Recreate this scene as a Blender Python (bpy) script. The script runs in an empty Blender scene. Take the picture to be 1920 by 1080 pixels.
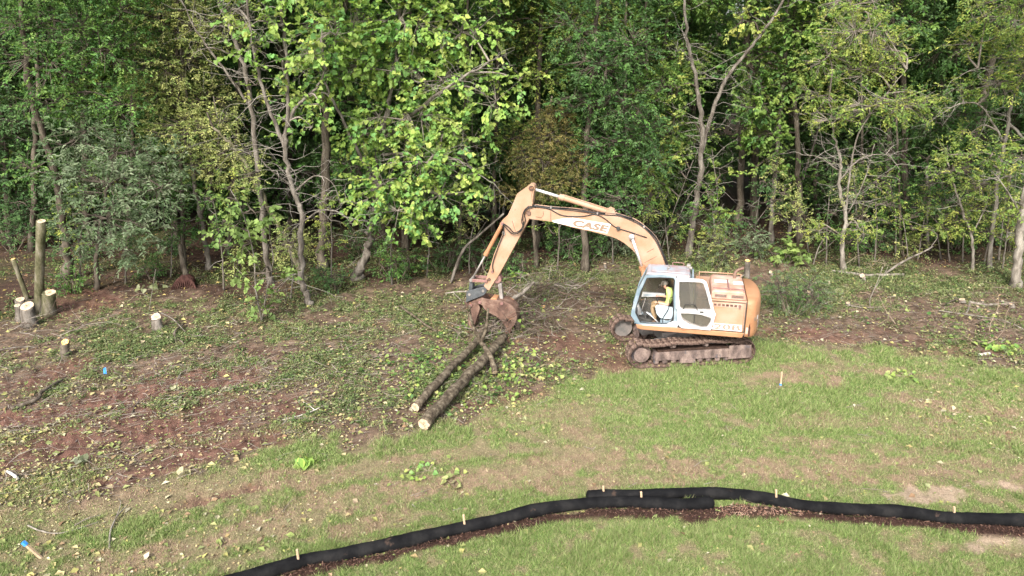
import bpy, bmesh, math, random
import numpy as np
from mathutils import Vector, Matrix

rnd = random.Random(11)
rng = np.random.default_rng(11)
S = bpy.context.scene
COL = S.collection

# ------------------------------------------------------------------ camera, sky, sun, exposure
CAM_H, PITCH, FPX = 9.9, math.radians(18.7), 1371.0
cam_d = bpy.data.cameras.new("camera")
cam = bpy.data.objects.new("camera", cam_d)
COL.objects.link(cam)
cam.location = (0, 0, CAM_H)
cam.rotation_euler = (math.pi / 2 - PITCH, 0, 0)
cam_d.sensor_width = 36.0
cam_d.lens = 36.0 * FPX / 1920.0
cam_d.clip_end = 2000.0
S.camera = cam

SUN_EL, SUN_AZ = math.radians(42), math.radians(-18)      # azimuth from behind the camera, to the left
sun_dir = Vector((math.sin(SUN_AZ) * math.cos(SUN_EL), -math.cos(SUN_AZ) * math.cos(SUN_EL), math.sin(SUN_EL)))
world = bpy.data.worlds.new("World")
S.world = world
world.use_nodes = True
wn = world.node_tree
sky = wn.nodes.new("ShaderNodeTexSky")
sky.sky_type = 'NISHITA'
sky.sun_disc = False
sky.sun_elevation = SUN_EL
sky.sun_rotation = math.atan2(sun_dir.x, sun_dir.y)
sky.air_density = 1.0
sky.dust_density = 4.0
sky.ozone_density = 1.0
hsv = wn.nodes.new("ShaderNodeHueSaturation")
hsv.inputs['Saturation'].default_value = 0.55
bg = wn.nodes["Background"]
bg.inputs['Strength'].default_value = 0.15
wn.links.new(sky.outputs[0], hsv.inputs['Color'])
wn.links.new(hsv.outputs[0], bg.inputs['Color'])

sun_d = bpy.data.lights.new("sun", 'SUN')
sun_d.energy = 2.1
sun_d.angle = math.radians(9)
sun_d.color = (1.0, 0.95, 0.87)
sun = bpy.data.objects.new("sun", sun_d)
COL.objects.link(sun)
sun.rotation_euler = sun_dir.to_track_quat('Z', 'Y').to_euler()
sun.location = (-10, -20, 40)

vs = S.view_settings
vs.view_transform = 'Standard'
vs.look = 'None'
vs.gamma = 1.0
vs.use_curve_mapping = False
vs.exposure = 1.52
S.cycles.max_bounces = 6
S.cycles.diffuse_bounces = 3
S.cycles.glossy_bounces = 2
S.cycles.transmission_bounces = 4
S.cycles.transparent_max_bounces = 8
S.cycles.use_denoising = True
S.cycles.caustics_reflective = False
S.cycles.caustics_refractive = False

# ------------------------------------------------------------------ survey: photo measurements to metres
CP, SP = math.cos(PITCH), math.sin(PITCH)
CAMP = np.array([0, 0, CAM_H])

def ray(px, py):
    u = (px - 960.0) / FPX
    v = -(py - 540.0) / FPX
    return np.array([u, CP + v * SP, -SP + v * CP])

def G(px, py, z=0.0):
    d = ray(px, py)
    return CAMP + d * ((z - CAM_H) / d[2])

def AT(px, py, Y):
    d = ray(px, py)
    return CAMP + d * (Y / d[1])

def proj(P):
    P = np.asarray(P, float)
    x, y, z = P[..., 0], P[..., 1], P[..., 2] - CAM_H
    f = np.maximum(y * CP - z * SP, 0.05)
    u = y * SP + z * CP
    return 960 + FPX * x / f, 540 - FPX * u / f, f

# ------------------------------------------------------------------ smooth value noise
class VNoise:
    def __init__(self, seed):
        self.t = np.random.default_rng(seed).random((256, 256))
    def __call__(self, x, y):
        xi = np.floor(x).astype(int); yi = np.floor(y).astype(int)
        fx = x - xi; fy = y - yi
        fx = fx * fx * (3 - 2 * fx); fy = fy * fy * (3 - 2 * fy)
        t = self.t
        a = t[xi % 256, yi % 256]; b = t[(xi + 1) % 256, yi % 256]
        c = t[xi % 256, (yi + 1) % 256]; d = t[(xi + 1) % 256, (yi + 1) % 256]
        return (a * (1 - fx) + b * fx) * (1 - fy) + (c * (1 - fx) + d * fx) * fy
    def fbm(self, x, y, o=4):
        s = 0; a = 0.5; n = 0
        for k in range(o):
            s = s + a * self(x * 2 ** k + 17.3 * k, y * 2 ** k + 5.1 * k); n += a; a *= 0.5
        return s / n
N1, N2, N3, N4 = VNoise(1), VNoise(2), VNoise(3), VNoise(4)

def sstep(a, b, x):
    t = np.clip((x - a) / (b - a), 0, 1)
    return t * t * (3 - 2 * t)

# ------------------------------------------------------------------ mesh accumulation
class Acc:
    def __init__(self):
        self.V, self.F, self.C, self.n = [], [], [], 0
    def add(self, V, F, col=None):
        V = np.asarray(V, float).reshape(-1, 3)
        if not isinstance(F, list):
            F = [np.asarray(F, int)]
        for f in F:
            f = np.asarray(f, int)
            if f.ndim == 1:
                f = f.reshape(1, -1)
            self.F.append(f + self.n)
        self.V.append(V)
        if col is not None:
            c = np.asarray(col, float)
            if c.ndim == 1:
                c = np.tile(c, (len(V), 1))
            self.C.append(c)
        self.n += len(V)
        return self
    # ---- solids
    def box(self, c, s, R=None, taper=1.0):
        x, y, z = np.array(s, float) / 2
        v = np.array([[-x, -y, -z], [x, -y, -z], [x, y, -z], [-x, y, -z], [-x * taper, -y * taper, z], [x * taper, -y * taper, z], [x * taper, y * taper, z], [-x * taper, y * taper, z]])
        if R is not None:
            v = v @ np.array(R).T
        return self.add(v + np.array(c, float), [np.array([[0, 3, 2, 1], [4, 5, 6, 7], [0, 1, 5, 4], [1, 2, 6, 5], [2, 3, 7, 6], [3, 0, 4, 7]])])
    def span(self, x0, x1, y0, y1, z0, z1):
        return self.box(((x0 + x1) / 2, (y0 + y1) / 2, (z0 + z1) / 2), (abs(x1 - x0), abs(y1 - y0), abs(z1 - z0)))
    def prism(self, poly, a, b, axis='y'):
        p = np.array(poly, float); n = len(p)
        def lift(t):
            if axis == 'y':
                return np.column_stack([p[:, 0], np.full(n, t), p[:, 1]])
            return np.column_stack([p[:, 0], p[:, 1], np.full(n, t)])
        V = np.vstack([lift(a), lift(b)])
        side = np.array([[i, (i + 1) % n, n + (i + 1) % n, n + i] for i in range(n)])
        return self.add(V, [np.arange(n)[::-1], np.arange(n) + n, side])
    def ring(self, outer, inner, a, b):
        o = np.array(outer, float); i_ = np.array(inner, float); n = len(o)
        def lift(p, t): return np.column_stack([p[:, 0], np.full(n, t), p[:, 1]])
        V = np.vstack([lift(o, a), lift(i_, a), lift(o, b), lift(i_, b)])
        k = np.arange(n); m = (k + 1) % n
        F = np.vstack([np.column_stack([k, m, n + m, n + k]), np.column_stack([2 * n + k, 3 * n + k, 3 * n + m, 2 * n + m]),
                       np.column_stack([k, 2 * n + k, 2 * n + m, m]), np.column_stack([n + k, n + m, 3 * n + m, 3 * n + k])])
        return self.add(V, [F])
    def tube(self, pts, r, n=8, cap=True, wob=0.0, col=None):
        P = np.asarray(pts, float); m = len(P)
        r = np.broadcast_to(np.asarray(r, float), (m,))
        T = np.gradient(P, axis=0)
        T /= np.maximum(np.linalg.norm(T, axis=1, keepdims=True), 1e-9)
        ref = np.array([0.0, 0.0, 1.0]) if abs(T[0, 2]) < 0.8 else np.array([1.0, 0.0, 0.0])
        U = np.cross(T, ref)
        bad = np.linalg.norm(U, axis=1) < 0.15
        if bad.any():
            U[bad] = np.cross(T[bad], np.array([0.3, 0.9, 0.1]))
        U /= np.maximum(np.linalg.norm(U, axis=1, keepdims=True), 1e-9)
        W = np.cross(T, U)
        a = np.arange(n) * 2 * math.pi / n
        rr = r[:, None] * np.ones((m, n))
        if wob:
            rr = rr * (1 + wob * (rng.random((m, n)) - 0.5))
        V = P[:, None, :] + rr[..., None] * (np.cos(a)[None, :, None] * U[:, None, :] + np.sin(a)[None, :, None] * W[:, None, :])
        i = np.arange(m - 1)[:, None] * n; j = np.arange(n)[None, :]; j2 = (j + 1) % n
        F = np.stack([i + j, i + j2, i + n + j2, i + n + j], -1).reshape(-1, 4)
        fs = [F]
        if cap:
            fs += [np.arange(n)[::-1], np.arange(n) + (m - 1) * n]
        return self.add(V.reshape(-1, 3), fs, col)
    def cyl(self, p0, p1, r, n=16, r1=None):
        return self.tube([p0, p1], [r, r if r1 is None else r1], n)
    def ball(self, c, r, n=10, sq=(1, 1, 1)):
        m = max(5, n // 2 + 1)
        th = np.linspace(0.08, math.pi - 0.08, m)
        P = [[0, 0, math.cos(t)] for t in th]
        a = np.arange(n) * 2 * math.pi / n
        V = np.array([[math.sin(t) * math.cos(x), math.sin(t) * math.sin(x), math.cos(t)] for t in th for x in a]) * np.array(sq) * r + np.array(c)
        i = np.arange(m - 1)[:, None] * n; j = np.arange(n)[None, :]; j2 = (j + 1) % n
        F = np.stack([i + j, i + n + j, i + n + j2, i + j2], -1).reshape(-1, 4)
        return self.add(V, [F, np.arange(n), np.arange(n)[::-1] + (m - 1) * n])
    def sticks(self, p0, p1, r0, r1, n=3, col=None):
        p0 = np.asarray(p0, float); p1 = np.asarray(p1, float); N = len(p0)
        if N == 0: return self
        r0 = np.broadcast_to(np.asarray(r0, float), (N,)); r1 = np.broadcast_to(np.asarray(r1, float), (N,))
        T = p1 - p0; T /= np.maximum(np.linalg.norm(T, axis=1, keepdims=True), 1e-9)
        U = np.cross(T, np.array([0.31, 0.22, 0.92])); U /= np.maximum(np.linalg.norm(U, axis=1, keepdims=True), 1e-9)
        W = np.cross(T, U)
        a = np.arange(n) * 2 * math.pi / n
        off = np.cos(a)[None, :, None] * U[:, None] + np.sin(a)[None, :, None] * W[:, None]
        V = np.concatenate([p0[:, None] + off * r0[:, None, None], p1[:, None] + off * r1[:, None, None]], 1)
        b = np.arange(N)[:, None] * 2 * n; j = np.arange(n)[None, :]; j2 = (j + 1) % n
        F = np.stack([b + j, b + j2, b + n + j2, b + n + j], -1).reshape(-1, 4)
        c = None
        if col is not None:
            c = np.repeat(np.asarray(col, float), 2 * n, axis=0)
        return self.add(V.reshape(-1, 3), [F], c)
    def mesh(self, name, mat, smooth=False):
        V = np.vstack(self.V)
        me = bpy.data.meshes.new(name)
        me.vertices.add(len(V)); me.vertices.foreach_set("co", V.astype(np.float32).ravel())
        loops = np.concatenate([f.ravel() for f in self.F])
        tot = np.concatenate([np.full(len(f), f.shape[1]) for f in self.F])
        start = np.concatenate([[0], np.cumsum(tot)[:-1]])
        me.loops.add(len(loops)); me.loops.foreach_set("vertex_index", loops.astype(np.int32))
        me.polygons.add(len(tot)); me.polygons.foreach_set("loop_start", start.astype(np.int32))
        if smooth:
            me.polygons.foreach_set("use_smooth", np.ones(len(tot), bool))
        else:
            me.polygons.foreach_set("use_smooth", np.zeros(len(tot), bool))
        me.update(calc_edges=True)
        if self.C:
            c = np.vstack(self.C)
            if c.shape[1] == 3: c = np.column_stack([c, np.ones(len(c))])
            at = me.attributes.new("Col", 'FLOAT_COLOR', 'POINT')
            at.data.foreach_set("color", c.astype(np.float32).ravel())
        if mat: me.materials.append(mat)
        return me
    def obj(self, name, mat, parent=None, smooth=False, bevel=0.0, seg=2):
        o = bpy.data.objects.new(name, self.mesh(name, mat, smooth))
        COL.objects.link(o)
        if parent: o.parent = parent
        if bevel:
            b = o.modifiers.new("bevel", 'BEVEL'); b.width = bevel; b.segments = seg; b.limit_method = 'ANGLE'; b.angle_limit = math.radians(40)
            b.harden_normals = False
        if smooth == 'auto':
            pass
        return o

def empty(name, loc, rz=0.0):
    o = bpy.data.objects.new(name, None); COL.objects.link(o)
    o.location = loc; o.rotation_euler = (0, 0, rz); o.empty_display_size = 0.2
    return o

def tag(o, label=None, cat=None, group=None, kind=None):
    if label: o['label'] = label
    if cat: o['category'] = cat
    if group: o['group'] = group
    if kind: o['kind'] = kind
    return o

def spline(pts, k=6):
    P = [np.array(p, float) for p in pts]
    if len(P) < 3:
        return np.array([P[0] + (P[-1] - P[0]) * t for t in np.linspace(0, 1, k + 1)])
    Q = [2 * P[0] - P[1]] + P + [2 * P[-1] - P[-2]]
    out = []
    for i in range(1, len(Q) - 2):
        a, b, c, d = Q[i - 1], Q[i], Q[i + 1], Q[i + 2]
        for t in np.arange(k) / k:
            out.append(0.5 * (2 * b + (c - a) * t + (2 * a - 5 * b + 4 * c - d) * t * t + (3 * b - a - 3 * c + d) * t ** 3))
    out.append(P[-1])
    return np.array(out)

# ------------------------------------------------------------------ materials
def nodes_of(name):
    m = bpy.data.materials.new(name); m.use_nodes = True
    return m, m.node_tree.nodes, m.node_tree.links, m.node_tree.nodes["Principled BSDF"]

def mat(name, cols, scale=2.0, rough=0.7, bump=0.0, bscale=25.0, spec=0.3, metal=0.0, spots=None, fine=0.25, fscale=40.0, stretch=(1, 1, 1), detail=6, lo=0.35, hi=0.65):
    m, N, Lk, B = nodes_of(name)
    tc = N.new("ShaderNodeTexCoord"); mp = N.new("ShaderNodeMapping"); mp.inputs['Scale'].default_value = stretch
    Lk.new(tc.outputs['Object'], mp.inputs['Vector'])
    nz = N.new("ShaderNodeTexNoise"); nz.inputs['Scale'].default_value = scale; nz.inputs['Detail'].default_value = detail
    Lk.new(mp.outputs[0], nz.inputs['Vector'])
    cr = N.new("ShaderNodeValToRGB"); el = cr.color_ramp.elements
    while len(el) < len(cols): el.new(0.5)
    for i, c in enumerate(cols):
        el[i].position = lo + (hi - lo) * i / max(1, len(cols) - 1); el[i].color = (*c, 1)
    Lk.new(nz.outputs['Fac'], cr.inputs[0])
    out = cr.outputs[0]
    fn = N.new("ShaderNodeTexNoise"); fn.inputs['Scale'].default_value = fscale; fn.inputs['Detail'].default_value = 4
    Lk.new(mp.outputs[0], fn.inputs['Vector'])
    mr = N.new("ShaderNodeMapRange"); mr.inputs['From Min'].default_value = 0.25; mr.inputs['From Max'].default_value = 0.75
    mr.inputs['To Min'].default_value = 1 - fine; mr.inputs['To Max'].default_value = 1 + fine
    Lk.new(fn.outputs['Fac'], mr.inputs['Value'])
    hs = N.new("ShaderNodeHueSaturation"); Lk.new(out, hs.inputs['Color']); Lk.new(mr.outputs[0], hs.inputs['Value'])
    out = hs.outputs[0]
    if spots:
        sc, thr, c, st = spots
        m2 = N.new("ShaderNodeMapping"); m2.inputs['Scale'].default_value = st; Lk.new(tc.outputs['Object'], m2.inputs['Vector'])
        sn = N.new("ShaderNodeTexNoise"); sn.inputs['Scale'].default_value = sc; sn.inputs['Detail'].default_value = 8; sn.inputs['Roughness'].default_value = 0.65
        Lk.new(m2.outputs[0], sn.inputs['Vector'])
        sr = N.new("ShaderNodeMapRange"); sr.inputs['From Min'].default_value = thr; sr.inputs['From Max'].default_value = thr + 0.06
        Lk.new(sn.outputs['Fac'], sr.inputs['Value'])
        mx = N.new("ShaderNodeMix"); mx.data_type = 'RGBA'
        Lk.new(sr.outputs[0], mx.inputs['Factor']); Lk.new(out, mx.inputs['A']); mx.inputs['B'].default_value = (*c, 1)
        out = mx.outputs['Result']
    Lk.new(out, B.inputs['Base Color'])
    B.inputs['Roughness'].default_value = rough; B.inputs['Specular IOR Level'].default_value = spec; B.inputs['Metallic'].default_value = metal
    if bump:
        bn = N.new("ShaderNodeTexNoise"); bn.inputs['Scale'].default_value = bscale; bn.inputs['Detail'].default_value = 5
        Lk.new(mp.outputs[0], bn.inputs['Vector'])
        bp = N.new("ShaderNodeBump"); bp.inputs['Strength'].default_value = 1.0; bp.inputs['Distance'].default_value = bump
        Lk.new(bn.outputs['Fac'], bp.inputs['Height']); Lk.new(bp.outputs[0], B.inputs['Normal'])
    return m

def leaf_mat(name, trans=0.42, rough=0.55, spec=0.25):
    m, N, Lk, B = nodes_of(name)
    at = N.new("ShaderNodeAttribute"); at.attribute_name = "Col"
    Lk.new(at.outputs['Color'], B.inputs['Base Color'])
    B.inputs['Roughness'].default_value = rough; B.inputs['Specular IOR Level'].default_value = spec
    if trans:
        tr = N.new("ShaderNodeBsdfTranslucent")
        hs = N.new("ShaderNodeHueSaturation"); hs.inputs['Hue'].default_value = 0.49; hs.inputs['Saturation'].default_value = 1.1; hs.inputs['Value'].default_value = 1.2
        Lk.new(at.outputs['Color'], hs.inputs['Color']); Lk.new(hs.outputs[0], tr.inputs['Color'])
        mx = N.new("ShaderNodeMixShader"); mx.inputs[0].default_value = trans
        Lk.new(B.outputs[0], mx.inputs[1]); Lk.new(tr.outputs[0], mx.inputs[2])
        Lk.new(mx.outputs[0], N["Material Output"].inputs['Surface'])
    return m

def glass_mat(name, tint, refl=0.10):
    m, N, Lk, B = nodes_of(name)
    N.remove(B)
    tr = N.new("ShaderNodeBsdfTransparent"); tr.inputs[0].default_value = (*tint, 1)
    gl = N.new("ShaderNodeBsdfGlossy"); gl.inputs['Roughness'].default_value = 0.08; gl.inputs['Color'].default_value = (0.9, 0.92, 0.95, 1)
    df = N.new("ShaderNodeBsdfDiffuse"); df.inputs[0].default_value = (0.42, 0.40, 0.37, 1)     # road dust on the pane
    m1 = N.new("ShaderNodeMixShader"); m1.inputs[0].default_value = refl
    m2 = N.new("ShaderNodeMixShader"); m2.inputs[0].default_value = 0.13
    Lk.new(tr.outputs[0], m1.inputs[1]); Lk.new(gl.outputs[0], m1.inputs[2])
    Lk.new(m1.outputs[0], m2.inputs[1]); Lk.new(df.outputs[0], m2.inputs[2])
    Lk.new(m2.outputs[0], N["Material Output"].inputs['Surface'])
    return m

M = {}
RUST = (0.12, 0.045, 0.022)
M['orange'] = mat("orange paint", [(0.295, 0.168, 0.10), (0.335, 0.205, 0.134), (0.36, 0.24, 0.175)], 1.6, 0.6, 0.002, 30, 0.3, spots=(3.4, 0.63, (0.20, 0.105, 0.06), (1, 1, 1)), fine=0.10)
M['orange_deep'] = mat("orange paint less faded", [(0.29, 0.142, 0.07), (0.345, 0.185, 0.10)], 2.0, 0.55, 0.002, 30, 0.3, spots=(5, 0.62, (0.16, 0.07, 0.035), (1, 1, 2)), fine=0.10)
M['pink'] = mat("sun bleached paint", [(0.38, 0.20, 0.14), (0.43, 0.26, 0.20), (0.46, 0.33, 0.27)], 2.5, 0.6, 0.002, 30, 0.3, spots=(4, 0.66, (0.30, 0.13, 0.09), (1, 1, 1)), fine=0.08)
M['cabblue'] = mat("faded blue grey paint", [(0.11, 0.16, 0.195), (0.16, 0.21, 0.245), (0.26, 0.30, 0.325)], 3, 0.5, 0.001, 30, 0.4, spots=(5, 0.68, (0.2, 0.12, 0.10), (1, 1, 1)), fine=0.08)
M['roof'] = mat("bleached cab roof paint", [(0.24, 0.12, 0.11), (0.27, 0.24, 0.245), (0.25, 0.29, 0.33)], 2.2, 0.55, 0.001, 30, 0.4, spots=(4, 0.64, (0.34, 0.15, 0.12), (1, 2.2, 1)), fine=0.12)
M['white'] = mat("white paint", [(0.46, 0.47, 0.48), (0.56, 0.56, 0.56)], 3, 0.45, 0.001, 30, 0.4, spots=(6, 0.70, (0.40, 0.30, 0.24), (1, 1, 1)), fine=0.05)
M['decal'] = mat("white decal", [(0.58, 0.57, 0.56), (0.64, 0.63, 0.62)], 6, 0.5, 0, 30, 0.3, fine=0.05)
M['letter_pale'] = mat("faded letter print", [(0.24, 0.165, 0.12), (0.29, 0.21, 0.16)], 8, 0.55, 0, 30, 0.3, fine=0.05)
M['letter'] = mat("letter print", [(0.19, 0.13, 0.09), (0.24, 0.17, 0.125)], 8, 0.55, 0, 30, 0.3, fine=0.05)
M['rustjaw'] = mat("rusty worn steel", [(0.075, 0.042, 0.032), (0.135, 0.078, 0.058), (0.20, 0.130, 0.098)], 3.5, 0.6, 0.006, 25, 0.4, metal=0.15, spots=(4, 0.63, (0.42, 0.19, 0.07), (1, 1, 1)), fine=0.2)
M['pinkpin'] = mat("worn red link", [(0.17, 0.085, 0.075), (0.23, 0.13, 0.115)], 5, 0.55, 0.003, 30, 0.35)
M['coupler'] = mat("dark grey steel", [(0.055, 0.06, 0.065), (0.10, 0.105, 0.11)], 4, 0.55, 0.003, 30, 0.4, metal=0.2)
M['steel'] = mat("dull steel", [(0.20, 0.18, 0.165), (0.32, 0.29, 0.27)], 5, 0.5, 0.002, 30, 0.4, metal=0.3)
M['chrome'] = mat("polished rod", [(0.78, 0.78, 0.80), (0.85, 0.85, 0.87)], 3, 0.22, 0, 30, 0.6, metal=0.6, fine=0.02)
M['track'] = mat("dusty track steel", [(0.05, 0.033, 0.027), (0.125, 0.080, 0.063), (0.25, 0.18, 0.14)], 7.0, 0.75, 0.006, 35, 0.3, metal=0.1, fine=0.3)
M['trackside'] = mat("mud dusted frame", [(0.075, 0.055, 0.048), (0.14, 0.102, 0.09), (0.22, 0.165, 0.14)], 5, 0.8, 0.005, 30, 0.25, spots=(3, 0.58, (0.075, 0.07, 0.08), (1, 1, 0.5)), stretch=(1, 1, 0.5), fine=0.25)
M['hub'] = mat("grey hub", [(0.11, 0.105, 0.10), (0.19, 0.165, 0.15)], 4, 0.6, 0.003, 30, 0.35, fine=0.2)
M['black'] = mat("black rubber", [(0.012, 0.012, 0.013), (0.025, 0.024, 0.023)], 10, 0.55, 0, 30, 0.3)
M['dark'] = mat("dark interior", [(0.035, 0.035, 0.035), (0.07, 0.068, 0.062)], 6, 0.7, 0, 30, 0.3)
M['console'] = mat("pale console", [(0.34, 0.40, 0.45), (0.40, 0.46, 0.50)], 5, 0.55, 0, 30, 0.3, fine=0.05)
M['seat'] = mat("grey seat cloth", [(0.20, 0.20, 0.21), (0.28, 0.28, 0.29)], 20, 0.9, 0.002, 60, 0.1)
M['glass'] = glass_mat("cab glass", (0.60, 0.58, 0.53))
M['bark_grey'] = mat("grey bark", [(0.06, 0.05, 0.041), (0.115, 0.10, 0.083), (0.18, 0.16, 0.138)], 5, 0.9, 0.02, 14, 0.1, stretch=(1, 1, 0.25), fine=0.3)
M['bark_pale'] = mat("pale bark", [(0.10, 0.087, 0.07), (0.17, 0.15, 0.125), (0.25, 0.225, 0.19)], 5, 0.9, 0.012, 14, 0.1, stretch=(1, 1, 0.3), fine=0.25)
M['bark_dark'] = mat("dark bark", [(0.045, 0.036, 0.028), (0.09, 0.075, 0.058), (0.13, 0.11, 0.085)], 5, 0.95, 0.02, 14, 0.1, stretch=(1, 1, 0.25), fine=0.3)
M['bark_moss'] = mat("mossy bark", [(0.05, 0.05, 0.024), (0.10, 0.092, 0.055), (0.17, 0.15, 0.115)], 4, 0.95, 0.02, 14, 0.1, stretch=(1, 1, 0.4), fine=0.3)
M['bark_log'] = mat("furrowed log bark", [(0.040, 0.031, 0.022), (0.085, 0.068, 0.048), (0.15, 0.125, 0.09)], 7, 0.95, 0.03, 18, 0.1, fine=0.35)
M['cut'] = mat("fresh cut wood", [(0.32, 0.225, 0.145), (0.41, 0.315, 0.22), (0.47, 0.385, 0.285)], 9, 0.8, 0.003, 60, 0.15, fine=0.12)
M['heart'] = mat("heartwood", [(0.26, 0.17, 0.10), (0.36, 0.26, 0.17), (0.44, 0.34, 0.24)], 16, 0.8, 0.003, 60, 0.15, fine=0.2)
M['cut_orange'] = mat("orange cut wood", [(0.50, 0.22, 0.05), (0.66, 0.38, 0.12), (0.74, 0.55, 0.30)], 14, 0.8, 0.003, 60, 0.15, fine=0.15)
M['stake'] = mat("raw pine stake", [(0.34, 0.24, 0.15), (0.43, 0.32, 0.22)], 8, 0.8, 0.002, 40, 0.15, stretch=(1, 1, 0.2))
M['dirt'] = mat("packed red mud", [(0.028, 0.018, 0.014), (0.055, 0.034, 0.026)], 9, 0.95, 0.02, 30, 0.1)
M['bluepaint'] = mat("blue marking paint", [(0.03, 0.19, 0.55), (0.06, 0.28, 0.66)], 10, 0.6, 0, 30, 0.3)
M['sock'] = mat("black mesh fabric", [(0.003, 0.003, 0.0035), (0.006, 0.006, 0.0065), (0.012, 0.0115, 0.0115)], 3, 0.85, 0.016, 16, 0.12, spots=(2.6, 0.64, (0.040, 0.027, 0.021), (1, 1, 1)), fine=0.45, fscale=120)
M['roots'] = mat("red clay root ball", [(0.03, 0.014, 0.012), (0.075, 0.037, 0.031)], 6, 0.95, 0.02, 20, 0.1)
M['white_wood'] = mat("bare white wood", [(0.44, 0.41, 0.36), (0.55, 0.52, 0.47)], 8, 0.8, 0.003, 30, 0.15)
M['leaf'] = leaf_mat("leaf")
M['blade'] = leaf_mat("grass blade", 0.25, 0.6, 0.15)
M['litter'] = leaf_mat("dry litter", 0.1, 0.8, 0.15)
M['twig'] = leaf_mat("twig bark", 0.0, 0.9, 0.1)
M['shirt'] = mat("neon shirt", [(0.46, 0.60, 0.15), (0.52, 0.66, 0.22)], 8, 0.8, 0.004, 14, 0.1, fine=0.05)
M['khaki'] = mat("khaki trousers", [(0.20, 0.135, 0.075), (0.28, 0.20, 0.12)], 7, 0.85, 0.006, 12, 0.1)
M['skin'] = mat("skin", [(0.50, 0.26, 0.18), (0.56, 0.31, 0.22)], 10, 0.5, 0, 30, 0.4, fine=0.05)
M['hair'] = mat("dark hair", [(0.02, 0.013, 0.01), (0.035, 0.022, 0.016)], 30, 0.6, 0, 30, 0.3)
M['cap'] = mat("camo cap", [(0.16, 0.13, 0.10), (0.30, 0.26, 0.215), (0.42, 0.39, 0.35)], 16, 0.85, 0, 30, 0.1)
M['boot'] = mat("brown boot", [(0.05, 0.03, 0.02), (0.09, 0.055, 0.035)], 10, 0.6, 0, 30, 0.3)
# ------------------------------------------------------------------ ground
LAWN_X = [-600, 0, 150, 300, 450, 600, 750, 850, 1000, 1100, 1170, 1420, 1600, 1750, 1920, 2500]
LAWN_Y = [975, 950, 940, 895, 855, 828, 815, 790, 735, 702, 690, 640, 640, 655, 690, 720]
WOOD_X = [-600, 0, 200, 330, 500, 620, 760, 950, 1150, 1400, 1600, 1750, 1920, 2500]
WOOD_Y = [545, 600, 560, 560, 590, 560, 535, 520, 500, 490, 500, 510, 540, 560]
# red wheel ruts and dry treads: (pixel polyline, half width px, strength)
SOIL = [([(-80, 790), (60, 785), (170, 752), (330, 722), (470, 703)], 15, 1.0),
        ([(-80, 880), (60, 855), (200, 822), (330, 798), (460, 765), (540, 752)], 24, 1.0),
        ([(200, 905), (330, 868), (440, 835), (520, 822)], 13, 0.85),
        ([(330, 948), (400, 930), (460, 915)], 12, 0.8), ([(-40, 735), (60, 715), (150, 678)], 15, 1.0),
        ([(40, 660), (60, 668)], 12, 0.6), ([(990, 648), (1050, 642), (1080, 660)], 22, 0.9), ([(1060, 672), (1130, 660), (1150, 680)], 16, 0.8),
        ([(1440, 622), (1530, 628), (1600, 632)], 13, 0.75), ([(1640, 622), (1720, 640)], 14, 0.6), ([(1700, 660), (1860, 655)], 10, 0.6),
        ([(110, 575), (190, 560)], 22, 0.9), ([(840, 600), (950, 590)], 14, 0.5), ([(470, 655), (520, 660)], 12, 0.7), ([(880, 760), (1010, 735)], 14, 0.7),
        ([(200, 690), (260, 700)], 12, 0.7), ([(1000, 585), (1150, 540)], 10, 0.4)]
DRY = [([(-80, 985), (120, 955), (300, 930), (470, 910)], 28, 0.65),
       ([(150, 1075), (330, 1035), (520, 985), (640, 940), (850, 905), (1050, 878)], 22, 0.88),
       ([(560, 905), (700, 880), (870, 850)], 14, 0.70), ([(640, 1000), (760, 965)], 14, 0.60),
       ([(1080, 860), (1300, 872), (1500, 880), (1750, 885), (2100, 895)], 26, 0.88),
       ([(1040, 915), (1200, 895), (1330, 890)], 16, 0.70), ([(1450, 825), (1600, 838), (1760, 850)], 10, 0.60),
       ([(1400, 710), (1500, 705), (1560, 712)], 11, 0.88), ([(1480, 690), (1640, 690), (1760, 705)], 9, 0.60), ([(1700, 745), (1920, 780)], 18, 0.65),
       ([(1080, 810), (1130, 830), (1160, 838)], 16, 0.70), ([(1700, 800), (1900, 810)], 18, 0.50), ([(900, 790), (1100, 770)], 16, 0.50), ([(1500, 790), (1760, 790)], 12, 0.45)]
BARE = [([(1690, 935), (1760, 930), (1800, 925)], 16, 1.0), ([(1840, 1025), (1920, 1015)], 18, 0.9), ([(1850, 905), (1880, 905)], 12, 0.7), ([(1590, 925), (1660, 925)], 8, 0.6), ([(1480, 1040), (1500, 1040)], 8, 0.3)]
MULCH = [([(540, 1085), (620, 1062), (720, 1048), (800, 1026), (890, 1005), (960, 990), (1020, 975), (1100, 968), (1180, 964), (1260, 966), (1330, 964)], 10, 1.0),
         ([(1290, 975), (1360, 960), (1440, 962), (1520, 970), (1620, 976), (1720, 982), (1820, 990), (1960, 1002)], 12, 1.0)]

def strip(px, py, polys, soft=0.8, wob=None):
    out = np.zeros_like(px)
    for pl, hw, st in polys:
        d = np.full(px.shape, 1e9)
        for (x0, y0), (x1, y1) in zip(pl[:-1], pl[1:]):
            dx, dy = x1 - x0, (y1 - y0) * 2.2
            t = np.clip(((px - x0) * dx + (py - y0) * 2.2 * dy) / (dx * dx + dy * dy), 0, 1)
            d = np.minimum(d, np.hypot(px - x0 - t * dx, (py - y0) * 2.2 - t * dy))
        w = hw * 2.3 * (1 if wob is None else wob)
        out = np.maximum(out, st * (1 - sstep(0.45, 1.15, d / w)))
    return out

def rut_wave(x, y):
    """tread bars across the ruts, which run roughly along +x and away"""
    s = x * 0.90 + y * 0.44
    return 0.5 + 0.5 * np.sin(s * 2 * math.pi / 0.34)

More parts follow.
